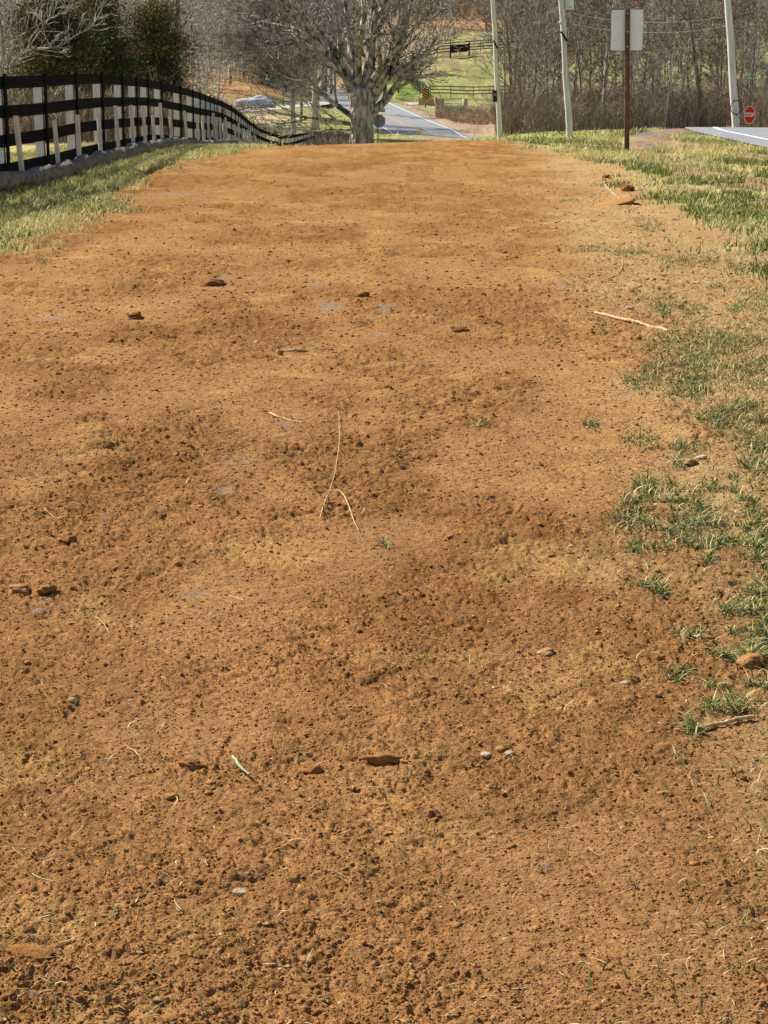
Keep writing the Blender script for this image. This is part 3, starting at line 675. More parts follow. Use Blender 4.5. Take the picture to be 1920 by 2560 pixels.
# trunk: tapering, flaring at the foot, offset points in metres (x, z, r)
prof = [(0, -.35, .74), (0, 0, .64), (.0, .3, .56), (.0, 1.0, .51), (-.01, 1.7, .50), (0, 2.2, .54), (0, 2.6, .58), (.02, 2.95, .50)]
tb = MB(); tb.tube([(x, 0, z) for x, z, r in prof], [r for *_, r in prof], 22); o = tb.build('trunk', M['bark_big'], e, True)
ss = o.modifiers.new('sub', 'SUBSURF'); ss.levels = ss.render_levels = 3
tx = bpy.data.textures.new('bark_relief', 'CLOUDS'); tx.noise_scale = .16; tx.noise_depth = 3
dm = o.modifiers.new('relief', 'DISPLACE'); dm.texture = tx; dm.strength = .14; dm.mid_level = .5
BIG = dict(n=[9, 8, 6, 5, 3], start=[.22, .15, .1, .1, .1], ang=[.55, .65, .7, .7, .7], lr=[.60, .52, .5, .5, .5], rr=[.5, .58, .6, .6, .7], wob=[.09, .14, .18, .2, .2], tap=.8, rmin=.016, up=.12)
lr_ = random.Random(3)
# main limbs: foot offset x,z ; direction x,y,z ; length ; radius
for x, z, d, L, r in [(-.15, 2.3, (-.35, .1, 1), 6.5, .27), (.12, 2.4, (.22, -.1, 1), 6.8, .30), (.0, 2.5, (-.05, .35, 1), 6.5, .24), (.25, 2.1, (.6, -.1, 1), 5.2, .26), (.35, 1.75, (.95, .1, .9), 3.7, .22), (-.3, 2.0, (-.8, -.2, 1), 5.2, .17),
    (-.35, 1.6, (-1, .1, .75), 4.6, .15), (-.4, 1.3, (-1, -.2, .5), 4.2, .11), (.05, 2.5, (.1, -.5, 1), 5.5, .18), (-.1, 2.2, (-.5, .6, .9), 5, .15), (.2, 2.3, (.6, .6, .9), 5, .15), (-.3, 2.4, (-.55, -.35, 1), 5.2, .13), (.3, 2.4, (.5, -.45, 1), 5.3, .14), (-.35, 1.05, (-1, .1, .28), 3.6, .07), (.3, 2.5, (.9, .2, 1), 4.0, .14), (.1, 2.6, (.12, .2, 1), 7.0, .22), (-.12, 2.6, (-.2, -.2, 1), 7.0, .2)]:
    T.grow(Vector((x, 0, z)), Vector(d).normalized(), L, r, 1, dict(BIG, n=[0, 8, 6, 3], ang=[.5, .6, .65, .7, .7], lr=[.5, .50, .5, .5, .5], start=[.2, .16, .1, .1, .1]), .12)
M['limb'] = mat('limb', (.055, .042, .034), .95, nscale=3.5, stretch=(1.4, 1.4, .8), bump=.05, bscale=6, col2=(.66, .58, .49))  # dark bark with highlights painted in by the noise ramp
link('crown', npmesh('crown', *T.arrays(), smooth=True), M['limb'], e)

# prototypes -----------------------------------------------------
PR = [tree_meshes(11, 13, .20, WOOD, 'a'), tree_meshes(12, 11, .16, WOOD, 'b', .08), tree_meshes(13, 14, .22, dict(WOOD, start=[.35, .2, .15, .1]), 'c', -.05), tree_meshes(14, 9, .11, dict(WOOD, n=[18, 6, 5, 3]), 'd', .1)]
for t_m, c_m, _ in PR:
    t_m.materials.append(M['bark_brown']); c_m.materials.append(M['twig_brown'])
ORD = ['first', 'second', 'third', 'fourth', 'fifth', 'sixth', 'seventh', 'eighth', 'ninth', 'tenth', 'eleventh', 'twelfth', 'thirteenth', 'fourteenth', 'fifteenth', 'sixteenth', 'seventeenth', 'eighteenth', 'nineteenth', 'twentieth'] + ['twenty-'+q for q in ('first', 'second', 'third', 'fourth', 'fifth', 'sixth', 'seventh', 'eighth', 'ninth')]+['thirtieth']+['thirty-'+q for q in ('first', 'second', 'third', 'fourth', 'fifth', 'sixth', 'seventh', 'eighth', 'ninth')]+['fortieth']+['forty-'+q for q in ('first', 'second', 'third', 'fourth', 'fifth', 'sixth', 'seventh', 'eighth', 'ninth')]
def put(px, t): 
    X = (px-CX)/F*t; Y = t*1.027; return (X, Y, Hs(X, Y))
first = {}
def place(k, px, t, sc, rz, label, mt, mc, group, name='bare_tree', cat='tree'):
    loc = put(px, t); s3 = (sc, sc, sc*random.uniform(.9, 1.15))
    if k not in first:
        tm, cm, _ = PR[k]; e = make_tree(name, tm, cm, None, None, loc, rz, s3, label, cat, group); first[k] = e
        for ch in e.children:
            ch.material_slots[0].link = 'OBJECT'; ch.material_slots[0].material = mt if ch.name.startswith('trunk') else mc
    else:
        e = copy_thing(first[k], loc, rz, s3, label, (mt, mc)); e['group'] = group; e['category'] = cat
    return e
# right hand wood, ordered left to right
rw = [(1265, 168, 2, .75), (1298, 175, 1, .8), (1330, 160, 0, .85), (1352, 190, 3, 1.1), (1375, 172, 0, .9), (1402, 200, 1, 1.0), (1432, 158, 2, .8), (1455, 175, 1, .9), (1480, 200, 3, 1.2), (1507, 152, 0, .9), (1540, 178, 1, .9), (1560, 195, 2, 1), (1582, 165, 3, 1.0), (1610, 190, 0, .9), (1636, 175, 1, .85),
      (1700, 180, 2, .9), (1728, 200, 3, 1.2), (1762, 150, 2, 1.05), (1790, 185, 1, .9), (1815, 170, 3, 1.0), (1850, 190, 0, .9), (1868, 175, 1, .8), (1890, 160, 3, 1.0), (1912, 180, 2, .9), (1935, 170, 0, .9)]
for i, (px, t, k, sc) in enumerate(rw):
    place(k, px, t, sc, random.uniform(0, 6.28), 'bare brown tree in the right hand wood, %s from the left' % ORD[i], M['bark_brown'] if i % 3 else M['bark_grey'], M['twig_brown'] if i % 2 else M['twig'], 'trees of the right hand wood')
for i, (px, t) in enumerate(((1660, 148), (1678, 152))):
    place(3, px, t, .95, random.uniform(0, 6), ('slender white barked tree right of the rusty post, left one of the pair', 'slender white barked tree, the right one of the close pair near the road crest')[i], M['bark_pale'], M['twig'], 'pair of white barked trees')
# left and middle
lw = [(30, 110, 1, .9, 'g'), (-40, 95, 0, .8, 'g'), (330, 100, 3, 1.0, 'g'), (432, 120, 2, 1.2, 'd'), (470, 130, 3, 1.0, 'p'), (500, 150, 1, 1.0, 'g'), (535, 140, 3, 1.0, 'p'), (575, 190, 1, 1.1, 'g'), (610, 205, 0, 1.0, 'g'), (655, 200, 3, 1.3, 'g'), (400, 165, 0, 1.1, 'g'), (230, 150, 1, 1.1, 'g'), (140, 120, 0, 1.0, 'g'), (20, 130, 1, 1.1, 'g'), (345, 190, 0, 1.2, 'g'), (590, 215, 2, 1.2, 'g'), (480, 200, 1, 1.2, 'g'), (690, 230, 0, 1.2, 'g'), (745, 215, 3, 1.3, 'g'), (810, 235, 1, 1.3, 'g'), (290, 210, 1, 1.3, 'g'), (180, 200, 0, 1.2, 'g')]
lw.sort()
for i, (px, t, k, sc, c) in enumerate(lw):
    mt = {'g': M['bark_grey'], 'd': M['bark_brown'], 'p': M['bark_pale']}[c]
    place(k, px, t, sc, random.uniform(0, 6.28), '%s bare tree behind the board fence, %s from the left' % ({'g': 'grey', 'd': 'dark straight', 'p': 'pale slender'}[c], ORD[i]), mt, M['twig_grey'], 'bare trees beyond the board fence')
for i, (px, t, k, sc) in enumerate([(893, 161, 0, .62), (905, 172, 2, .55)]):
    place(k, px, t, sc, 1.0+i, ('bare roadside tree hidden mostly by the big trunk', 'second bare roadside tree mostly hidden by the big trunk, farther up the road')[i], M['bark_grey'], M['twig'], 'roadside trees behind the big trunk')
# trees on the pasture edge
for i, (px, t, k, sc, lab) in enumerate([(1135, 246, 2, .8, 'pale trunked bare tree above the upper pasture fence'), (1215, 255, 0, .9, 'bare tree above the pasture next to the leftmost utility pole'), (1060, 255, 1, .9, 'bare tree at the top left of the pasture behind the big tree'), (1000, 262, 0, 1.0, 'bare tree behind the right side of the big tree crown'), (1170, 290, 2, 1.1, 'far bare tree in the hilltop hedge above the pasture gate')]):
    place(k, px, t, sc, random.uniform(0, 6), lab, M['bark_pale'] if i == 0 else M['bark_grey'], M['twig_grey'], 'trees along the top of the pasture')

# hand shaped trees in front of the hollow --------------------------
def custom_tree(name, px, py, t, limbs, label, mt, mc, seed, prm, thick, per=3, rs_=1.0):
    """limbs: list of [(px,py,r_m), ...] traced at depth t with a little depth of their own"""
    b = P(px, py, t); bx, by = b[0], b[1]; z = Hs(bx, by); e = empty(name, (bx, by, z)); tag(e, label, 'tree')
    tk = Tree(1); cr = Tree(seed); rr = random.Random(seed)
    for li, L in enumerate(limbs):
        dy = 0 if li == 0 else rr.uniform(-.12, .12); pts = []; rad = []
        for i, (x, y, r) in enumerate(L):
            q = P(x, y, t); pts.append((q[0]-bx, dy*i*1.2, q[2]-z)); rad.append(r)
        rad = [q*rs_ for q in rad]
        if li == 0: pts[0] = (pts[0][0], 0, -.3)
        sm = smooth_line([(*p, r) for p, r in zip(pts, rad)], 4); sp = sm[:, :3]; sr = sm[:, 3]
        (tk if li < thick else cr).add([tuple(q) for q in sp], list(np.maximum(sr, .006)), 10 if li < thick else 6)
        for i in range(3, len(sp)):
            if sr[i] > .16 and li == 0: continue
            for _ in range(per):
                d = Vector(sp[i]-sp[i-1]).normalized(); a = Vector((rr.gauss(0, 1), rr.gauss(0, 1), rr.gauss(.3, 1))); a = (a-d*a.dot(d)).normalized()
                cr.grow(Vector(sp[i]), (d*.7+a*.7).normalized(), rr.uniform(.8, 2.2)*t/110*(1.4 if sr[i] > .05 else .8), max(sr[i]*.3, .012), 2, prm, .3)
    link('trunk', npmesh('trunk', *tk.arrays(), smooth=True), mt, e); link('crown', npmesh('crown', *cr.arrays(), smooth=True), mc, e)
    return e
CT = dict(WOOD, n=[0, 0, 6, 5, 3], lr=[.5]*5, rr=[.5]*5, ang=[.6]*5, start=[.15]*5, wob=[.1, .12, .15, .18, .2], rmin=.014)
custom_tree('forked_tree', 735, 335, 128, [[(735, 345, .19), (733, 290, .17), (728, 235, .15), (718, 190, .12), (708, 120, .10), (704, 60, .09), (700, -20, .07), (698, -90, .04)], [(733, 270, .14), (738, 235, .12), (738, 190, .11), (732, 110, .10), (731, 50, .09), (745, 5, .07), (760, -60, .04)],
    [(737, 200, .05), (770, 165, .045), (815, 125, .04), (850, 90, .03), (868, 62, .02)], [(708, 120, .05), (680, 85, .04), (650, 50, .03), (620, 30, .02)], [(712, 150, .045), (680, 130, .035), (640, 135, .03), (590, 125, .02), (560, 112, .012)], [(706, 95, .04), (675, 72, .03), (630, 72, .02)]],
    'pale bare tree forking into two stems beyond the far end of the board fence', M['bark_pale'], M['twig_grey'], 21, CT, 2)
custom_tree('bare_tree', 790, 330, 135, [[(788, 345, .36), (788, 290, .30), (790, 240, .26), (788, 205, .24), (780, 150, .2), (775, 90, .15), (770, 20, .12), (765, -60, .06)], [(790, 215, .14), (812, 170, .1), (825, 110, .08), (835, 50, .05)], [(785, 195, .12), (765, 160, .09), (750, 120, .07), (745, 70, .04)]],
    'thick reddish trunked bare tree just left of the big tree', M['bark_pale'], M['twig_grey'], 22, CT, 1)
custom_tree('bare_tree', 755, 300, 160, [[(752, 305, .14), (754, 250, .12), (752, 200, .11), (756, 140, .09), (750, 80, .07), (752, 0, .05)], [(754, 210, .06), (765, 160, .05), (768, 100, .03)]],
    'thin bare tree between the forked tree and the reddish trunk', M['bark_grey'], M['twig_grey'], 23, CT, 1)
custom_tree('bare_tree', 10, 300, 52, [[(2, 300, .22), (8, 190, .18), (14, 130, .14), (10, 60, .11), (0, 0, .08), (-8, -70, .05)], [(16, 200, .10), (38, 155, .085), (66, 133, .075), (100, 122, .07), (135, 120, .06), (165, 112, .05), (200, 90, .042), (235, 72, .036), (252, 52, .03), (270, 20, .025), (285, -15, .02), (300, -60, .012)],
    [(18, 195, .09), (30, 150, .075), (38, 110, .06), (36, 60, .05), (45, 0, .03)], [(135, 120, .03), (120, 90, .025), (112, 60, .015), (100, 35, .01)], [(66, 133, .04), (110, 80, .035), (150, 25, .03), (165, -10, .02)], [(20, 120, .05), (60, 90, .04), (110, 60, .035), (150, 40, .03), (185, 22, .015)]],
    'white limbed bare tree at the left edge with one long limb reaching over the fence', M['bark_grey'], M['twig_grey'], 24, dict(CT, n=[0, 0, 2, 2], rmin=.006), 6, 1, .38)

# cedars ---------------------------------------------------------
def cedar(px, t, wpx, ypx_top, label, seed, base_y=None):
    loc = put(px, t); e = empty('evergreen_tree', loc); tag(e, label, 'tree', 'dark evergreens behind the fence')
    r = np.random.RandomState(seed); hh = P(px, ypx_top, t)[2]-loc[2]; W = wpx/F*t/2
    T2 = Tree(seed); T2.add([(0, 0, -.3), (.05, 0, hh*.5), (0, 0, hh)], [.16, .1, .02], 8); Vt, Ft = T2.arrays()
    link('trunk', npmesh('trunk', Vt, Ft, True), M['bark_brown'], e)
    nc = 130; z = r.uniform(.02, 1, nc)**.9; az = r.uniform(0, 6.28, nc); rad = W*np.clip(1.15-z**1.9, .2, 1)*r.uniform(.25, 1.15, nc)*(.7+.5*np.sin(az*2+z*7+seed))*r.choice([.6, 1, 1.25], nc)
    c = np.stack([np.cos(az)*rad, np.sin(az)*rad, z*hh], 1); per = 300; n = nc*per
    i = np.repeat(np.arange(nc), per); s = W*.26
    q = r.normal(0, 1, (n, 3))*np.array([s, s, s*.5]); Pn = c[i]+q; Pn[:, 2] -= np.hypot(q[:, 0], q[:, 1])*.15
    d = r.normal(0, 1, (n, 3)); d[:, 2] = abs(d[:, 2])*.9; d += np.stack([np.cos(az[i]), np.sin(az[i]), .3+0*az[i]], 1)*.7; d /= np.linalg.norm(d, axis=1)[:, None]
    sd = np.cross(d, r.normal(0, 1, (n, 3))); sd /= np.linalg.norm(sd, axis=1)[:, None]; l = r.uniform(.07, .17, n)[:, None]; wv = r.uniform(.012, .03, n)[:, None]
    V = np.stack([Pn-sd*wv, Pn+sd*wv, Pn+d*l], 1).reshape(-1, 3); Fc = np.arange(n*3).reshape(-1, 3)
    col = np.where((r.uniform(0, 1, nc) < .3)[:, None], np.array([.20, .145, .05]), np.array([.06, .068, .018]))*r.uniform(.6, 1.5, (nc, 1))
    link('crown', npmesh('crown', V, Fc, False, np.repeat(col[i]*r.uniform(.7, 1.4, (n, 1)), 3, axis=0)), M['cedar'], e)
cedar(130, 60, 270, 15, 'broad dark olive evergreen behind the near end of the fence', 1)
cedar(245, 66, 190, 0, 'middle of the three dark evergreens behind the fence', 2)
cedar(385, 78, 230, 12, 'rightmost dark evergreen with browned tips behind the fence', 3)
cedar(690, 200, 120, 150, 'small far green evergreen on the brown bank beyond the forked tree', 4)

# brush: tangled stems --------------------------------------------
def brush(name, n, fn, hr, col, label, wid=(.012, .03), lean=.7):
    XY = fn(n); n = len(XY); z = H(XY[:, 0], XY[:, 1]); h = rs.uniform(hr[0], hr[1], n)*rs.uniform(.6, 1, n)
    a = rs.uniform(0, 6.28, n); le = rs.uniform(0, lean, n)*h; k = 3; seg = 4; W = rs.uniform(*wid, n)
    pts = []; ox = 0; oy = 0
    for s in range(seg):
        f = s/(seg-1); ox = np.cos(a)*le*f*f+rs.normal(0, .05, n)*f*h; oy = np.sin(a)*le*f*f+rs.normal(0, .05, n)*f*h
        pts.append(np.stack([XY[:, 0]+ox, XY[:, 1]+oy, z-.05+h*(f-.25*lean*f*f)], 1))
    V = []
    for s, p in enumerate(pts):
        ww = W*(1-.75*s/(seg-1))
        for j in range(k):
            th = j*2*math.pi/k; V.append(p+np.stack([np.cos(th)*ww, np.sin(th)*ww, 0*ww], 1))
    kk = len(V); V = np.stack(V, 1)
    f0 = np.array([(s*k+j, s*k+(j+1) % k, (s+1)*k+(j+1) % k, (s+1)*k+j) for s in range(seg-1) for j in range(k)])
    # side twigs as slender triangles
    tw = 5; idx = np.repeat(np.arange(n), tw); f = rs.uniform(.3, .95, n*tw)*(seg-1); i0 = np.minimum(f.astype(int), seg-2); q = (f-i0)[:, None]
    PP = np.stack(pts, 1); b = PP[idx, i0]*(1-q)+PP[idx, i0+1]*q; d = rs.normal(0, 1, (n*tw, 3)); d[:, 2] = abs(d[:, 2])+.3; d /= np.linalg.norm(d, axis=1)[:, None]
    l = (h[idx]*rs.uniform(.15, .4, n*tw))[:, None]; sd = np.cross(d, rs.normal(0, 1, (n*tw, 3))); sd /= np.linalg.norm(sd, axis=1)[:, None]; sd *= (W[idx]*.55)[:, None]
    V2 = np.stack([b-sd, b+sd, b+d*l+sd*.2, b+d*l-sd*.2], 1).reshape(-1, 3)
    C = np.array(col)[rs.randint(0, len(col), n)]*rs.uniform(.6, 1.35, (n, 1))
    Fa = (f0[None]+(np.arange(n)*kk)[:, None, None]).reshape(-1, 4); Fb = np.arange(n*tw*4).reshape(-1, 4)+n*kk
    c = np.concatenate([np.repeat(C, kk, axis=0), np.repeat(C[idx], 4, axis=0)])
    o = link(name, npmesh(name, np.concatenate([V.reshape(-1, 3), V2]), np.concatenate([Fa, Fb]), True, c), M['brush'])
    return tag(o, label, 'brush', kind='stuff')
def zone(px0, px1, t0, t1):
    def f(n):
        px = rs.uniform(px0, px1, n); t = rs.uniform(t0, t1, n); X = (px-CX)/F*t; Y = t*1.027
        k = vn(X*.5, Y*.25, 151) > .22
        for L, hw in ((ROAD, RHW), (DRV, DHW), (LDR, LHW), (PAD, PHW)):
            d, _ = near_line(X, Y, L); k &= d > hw+.5
        return np.stack([X[k], Y[k]], 1)
    return f
RB1 = [(.38, .27, .20), (.24, .16, .125), (.50, .39, .30)]; GB = [(.40, .35, .30), (.62, .56, .48), (.24, .20, .16)]
brush('undergrowth', 12500, zone(1240, 1990, 146, 180), (.5, 4.8), [(.34, .24, .18), (.24, .16, .125), (.15, .10, .075), (.46, .38, .28), (.28, .25, .13)], 'tangled reddish brown undergrowth at the foot of the right hand wood')
brush('undergrowth', 2600, zone(1090, 1260, 163, 184), (.3, 1.1), [(.48, .37, .27), (.34, .24, .18)], 'low tan brush on the verge right of the far road')
brush('undergrowth', 9000, zone(-120, 480, 46, 90), (.6, 2.0), [(.30, .22, .15), (.42, .34, .24), (.22, .18, .11)], 'brown and green brush seen through the board fence')
brush('undergrowth', 5500, zone(350, 560, 82, 125), (.8, 3.0), [(.32, .22, .17), (.24, .17, .13), (.30, .27, .13)], 'purplish brown thicket behind the falling stretch of fence')
brush('undergrowth', 6000, zone(-150, 860, 200, 285), (2.5, 7.5), GB, 'grey winter thicket on the wooded slope at upper left')
brush('undergrowth', 3500, zone(760, 880, 95, 130), (.4, 1.5), [(.34, .24, .17), (.22, .16, .12)], 'dark brown brush left of the big trunk')
brush('undergrowth', 2200, zone(1240, 1990, 225, 290), (2.0, 6.0), RB1, 'brown thicket on the slope behind the right hand wood')
brush('undergrowth', 3000, zone(950, 1260, 268, 300), (2.0, 6.0), [(.36, .2, .13), (.30, .25, .2)], 'rusty brown hedge above the hill pasture')
# far wood as one mass
def far_wood_obj(spots, m, label, seed):
    lo = [tree_meshes(seed+i, 11+i, .17, WOODL, 'f')[2].arrays() for i in range(3)]; V = []; Fq = []; off = 0; r = random.Random(seed)
    for px, t in spots:
        v, f = lo[r.randrange(3)]; x, y, z = put(px, t); a = r.uniform(0, 6.28); s = r.uniform(.7, 1.25); c, sn = math.cos(a)*s, math.sin(a)*s
        V.append(np.stack([v[:, 0]*c-v[:, 1]*sn+x, v[:, 0]*sn+v[:, 1]*c+y, v[:, 2]*s+z], 1)); Fq.append(f+off); off += len(v)
    tag(link('far_wood', npmesh('far_wood', np.concatenate(V), np.concatenate(Fq), True), m), label, 'wood', kind='stuff')
r_ = random.Random(9)
far_wood_obj([(r_.uniform(-250, 950), r_.uniform(215, 300)) for _ in range(85)]+[(r_.uniform(950, 1270), r_.uniform(285, 310)) for _ in range(12)], M['twig_grey'], 'grey leafless wood covering the far slope at left and along the hilltop', 40)
far_wood_obj([(r_.uniform(1275, 1480), r_.uniform(178, 300)) for _ in range(26)]+[(r_.uniform(1480, 2100), r_.uniform(190, 300)) for _ in range(38)], M['twig_brown'], 'brown leafless wood filling the slope behind the right hand trees', 50)

# ---------------------------------------------------------------- board fence
fb = [P(*q) for q in [(-330, 500, 20), (0, 463, 24.4), (98, 443, 25.9), (160, 427, 27.3), (214, 406, 30), (262, 398, 31), (308, 386, 34), (346, 376, 37), (384, 370, 39.5), (478, 374, 45), (548, 366, 58), (580, 376, 62), (650, 395, 90), (710, 408, 96), (785, 379, 118)]]
# even out the plan so that the fence runs smoothly
pl = smooth_line([fb[i] for i in (0, 1, 4, 6, 8, 9, 10, 11, 12, 13, 14)], 12)
sg = np.concatenate([[0], np.cumsum(np.linalg.norm(np.diff(pl[:, :2], axis=0), axis=1))])
BAY = 2.3; nb = int(sg[-1]/BAY)
def along(s):
    x = np.interp(s, sg, pl[:, 0]); y = np.interp(s, sg, pl[:, 1]); z = np.interp(s, sg, pl[:, 2]); return np.array([x, y, z])
def tang(s):
    d = along(min(s+.3, sg[-1]))-along(max(s-.3, 0)); d[2] = 0; return d/np.linalg.norm(d)
f0 = along(0); fe = empty('board_fence', tuple(f0)); tag(fe, 'long black four board horse fence running down along the left of the bare soil', 'fence')
HB = [1.27, .91, .55, .19]
for hb in HB:
    b = MB(); prev = None
    for k in range(nb):
        s0, s1 = k*BAY, (k+1)*BAY
        for j in range(1):
            a0 = along(s0)-f0; a1 = along(s1)-f0; T_ = (a1-a0)/2; N = np.array([T_[1], -T_[0], 0]); N = N/np.linalg.norm(N)
            jit = .006*math.sin(k*7.1+hb*9)
            b.frame((a0+a1)/2+np.array([0, 0, hb+jit])+N*.07, T_*.9985, N*(.012+.0004*(k % 2)), (0, 0, .078))
    b.build('rail', M['black_board'], fe)
pm_ = []
for k in range(nb+1):
    s = k*BAY; c = along(s)-f0; T_ = tang(s); N = np.array([T_[1], -T_[0], 0]); tilt = T_*random.gauss(0, .012)+N*random.gauss(0, .008)
    b = MB(); up = np.array([0, 0, 1.0])+tilt
    b.frame(c+up*.55, T_*.055, N*.058, up*.76); b.build('post', M['grey_wood'], fe)
    b = MB(); b.frame(c+T_*.02+N*.095+np.array([0, 0, .70]), T_*.055, N*.011, np.array([0, 0, .68])+tilt*.5); b.build('batten', M['black_board'], fe)

# wattle (sediment roll) and its stakes
ws = np.arange(.2, sg[-1]*.62, .12); off = .42
wp_ = []
for s in ws:
    c = along(s); T_ = tang(s); N = np.array([T_[1], -T_[0], 0]); q = c+N*(off+.03*math.sin(s*1.3)); wp_.append((q[0], q[1], q[2]+.10+.012*math.sin(s*5.1)))
wr = [.105+.018*math.sin(s*4.2)+.012*math.sin(s*9.7) for s in ws]
b = MB(); b.tube(wp_, wr, 14); o = b.build('straw_wattle', M['wattle'], None, True)
tag(o, 'grey brown lumpy sediment roll lying along the foot of the board fence', 'wattle')
dm = o.modifiers.new('s', 'SUBSURF'); dm.levels = dm.render_levels = 1
dm = o.modifiers.new('d', 'DISPLACE'); t2 = bpy.data.textures.new('wrinkle', 'CLOUDS'); t2.noise_scale = .12; dm.texture = t2; dm.strength = .05
ns = 0; s = 1.1
stk_len = [.84, .78, .76, .72, .86, .82, .84, .7, .86, .78]
s = 4.6
while s < sg[-1]*.62 and ns < 30:
    c = along(s); T_ = tang(s); N = np.array([T_[1], -T_[0], 0]); q = c+N*(off-.17+random.uniform(-.02, .02)); L = stk_len[ns % 10]*random.uniform(.95, 1.05)
    e = None; b = MB(); yaw = random.uniform(-.5, .5); ex = np.array([math.cos(yaw), math.sin(yaw), 0]); ey = np.array([-ex[1], ex[0], 0]); lean = np.array([-.05+random.gauss(0, .015), random.gauss(0, .02), 1.])
    b.frame((0, 0, L/2-.08)+lean*0, ex*.030, ey*.020, lean*(L/2+.08)); o = b.build('wooden_stake', M['pale_wood'], None, bevel=.003)
    o.location = (q[0], q[1], q[2]); tag(o, 'pale wooden stake at the sediment roll, %s nearest the camera' % (ORD[ns] if ns else 'the'), 'stake', 'stakes along the sediment roll')
    ns += 1; s += random.choice([1.9, 2.2, 2.4, 1.6])

# ---------------------------------------------------------------- pasture fences
def rail_fence(name, pts, hgt, rails, mt, label, sp=2.6, rr=.045, bh=.06):
    L = smooth_line([tuple(P(*q)) for q in pts], 8); L[:, 2] = H(L[:, 0], L[:, 1]); sgl = np.concatenate([[0], np.cumsum(np.linalg.norm(np.diff(L[:, :2], axis=0), axis=1))])
    al = lambda s: np.array([np.interp(s, sgl, L[:, k]) for k in range(3)]); n = max(1, int(round(sgl[-1]/sp))); o0 = al(0); e = empty(name, tuple(o0)); tag(e, label, 'fence')
    for q in range(rails):
        b = MB(); hz = hgt*(.95-q*.85/rails)
        for k in range(n):
            a0 = al(sgl[-1]*k/n)-o0; a1 = al(sgl[-1]*(k+1)/n)-o0; T_ = (a1-a0)/2; N = np.array([T_[1], -T_[0], 0]); N /= np.linalg.norm(N)
            b.frame((a0+a1)/2+np.array([0, 0, hz+.02*math.sin(k*3.3+q)])+N*.07, T_*.998, N*.014, (0, 0, bh))
        b.build('rail', mt, e)
    for k in range(n+1):
        a0 = al(sgl[-1]*k/n)-o0; b = MB(); b.tube([a0+np.array([0, 0, -.2]), a0+np.array([0, 0, hgt*1.04])], rr, 6); b.build('post', mt, e)
    return e
rail_fence('pasture_fence', [(990, 158, 226), (1060, 150, 228), (1120, 143, 229), (1180, 137, 230), (1250, 129, 232)], 1.5, 4, M['rail_dark'], 'dark four rail fence crossing the top of the hill pasture')
rail_fence('pasture_fence', [(1250, 128, 232), (1400, 120, 236), (1600, 105, 242), (1800, 85, 248), (1960, 70, 252)], 1.5, 4, M['rail_dark'], 'dark rail fence continuing behind the right hand wood')
rail_fence('driveway_fence', [(1072, 258, 198), (1040, 236, 206), (1015, 205, 216), (1000, 180, 224), (990, 160, 230)], 1.5, 4, M['rail_dark'], 'dark rail fence climbing the hill beside the chevron marker', 1.9)
rail_fence('driveway_fence', [(1076, 253, 202), (1130, 252, 203), (1190, 252, 203), (1240, 252, 204), (1330, 250, 206)], 1.25, 3, M['rail_grey'], 'weathered grey rail fence behind the gravel driveway', 2.5)
rail_fence('hill_fence', [(1440, 60, 262), (1600, 48, 266), (1760, 40, 268), (1930, 30, 270)], 1.4, 4, M['rail_dark'], 'dark rail fence high on the slope behind the rightmost utility pole')
# gate on the pasture fence
g0 = P(1125, 141, 227.5); g1 = P(1172, 137, 228.5); g0[2] = Hs(g0[0], g0[1]); g1[2] = Hs(g1[0], g1[1])
e = empty('pasture_gate', tuple(g0)); tag(e, 'black boarded gate in the pasture fence', 'gate'); b = MB(); d = (g1-g0)/2; N = np.array([d[1], -d[0], 0]); N /= np.linalg.norm(N)
b.frame(d+np.array([0, 0, .95])+N*.1, d, N*.02, (0, 0, .45)); b.build('board_panel', M['black'], e)
for q in (0, 1):
    b = MB(); b.tube([2*d*q+N*.1+np.array([0, 0, -.2]), 2*d*q+N*.1+np.array([0, 0, 1.7])], .09, 8); b.build('gate_post', M['rail_dark'], e)

# ---------------------------------------------------------------- utility poles
def pole(bx, by, tx_, ty, t, r0, r1, label, mt='pole_wood', ext=1.6, name='utility_pole'):
    b0 = P(bx, by, t); base = np.array([b0[0], b0[1], Hs(b0[0], b0[1])]); top = P(tx_, ty, t); top = b0+(top-b0)*ext; top[1] = b0[1]
    e = empty(name, tuple(base)); tag(e, label, 'pole'); b = MB(); d = top-base; n = 10
    b.tube([np.array([0, 0, 0])-d/np.linalg.norm(d)*.4]+[d*(i/n)+np.array([.012*math.sin(i*1.7), 0, 0]) for i in range(n+1)], [r0*1.02]+[r0+(r1-r0)*i/n for i in range(n+1)], 14)
    b.build('shaft', M[mt], e, True); return e, base, d
p1, b1, d1 = pole(1250, 345, 1228, 0, 103, .145, .10, 'leftmost of the three near utility poles, leaning, with a dark meter box low on it')
p2, b2, d2 = pole(1425, 352, 1396, 0, 84, .150, .10, 'middle utility pole, white weathered, with a pale transformer can near the top')
p3, b3, d3 = pole(1845, 330, 1808, 0, 76, .165, .11, 'rightmost utility pole behind the road crest with a cable coil hung on it')
p4, b4, d4 = pole(708, 252, 692, 150, 188, .20, .16, 'short pale utility pole standing on the brown bank beyond the farm track', ext=3)
def atp(bs, d, py, t, dx=0, dy=0):
    """offset from a pole's base to the point on its shaft seen at picture height py"""
    z = P(0, py, t)[2]-bs[2]; f = z/d[2]; return d*f+np.array([dx, dy, 0])
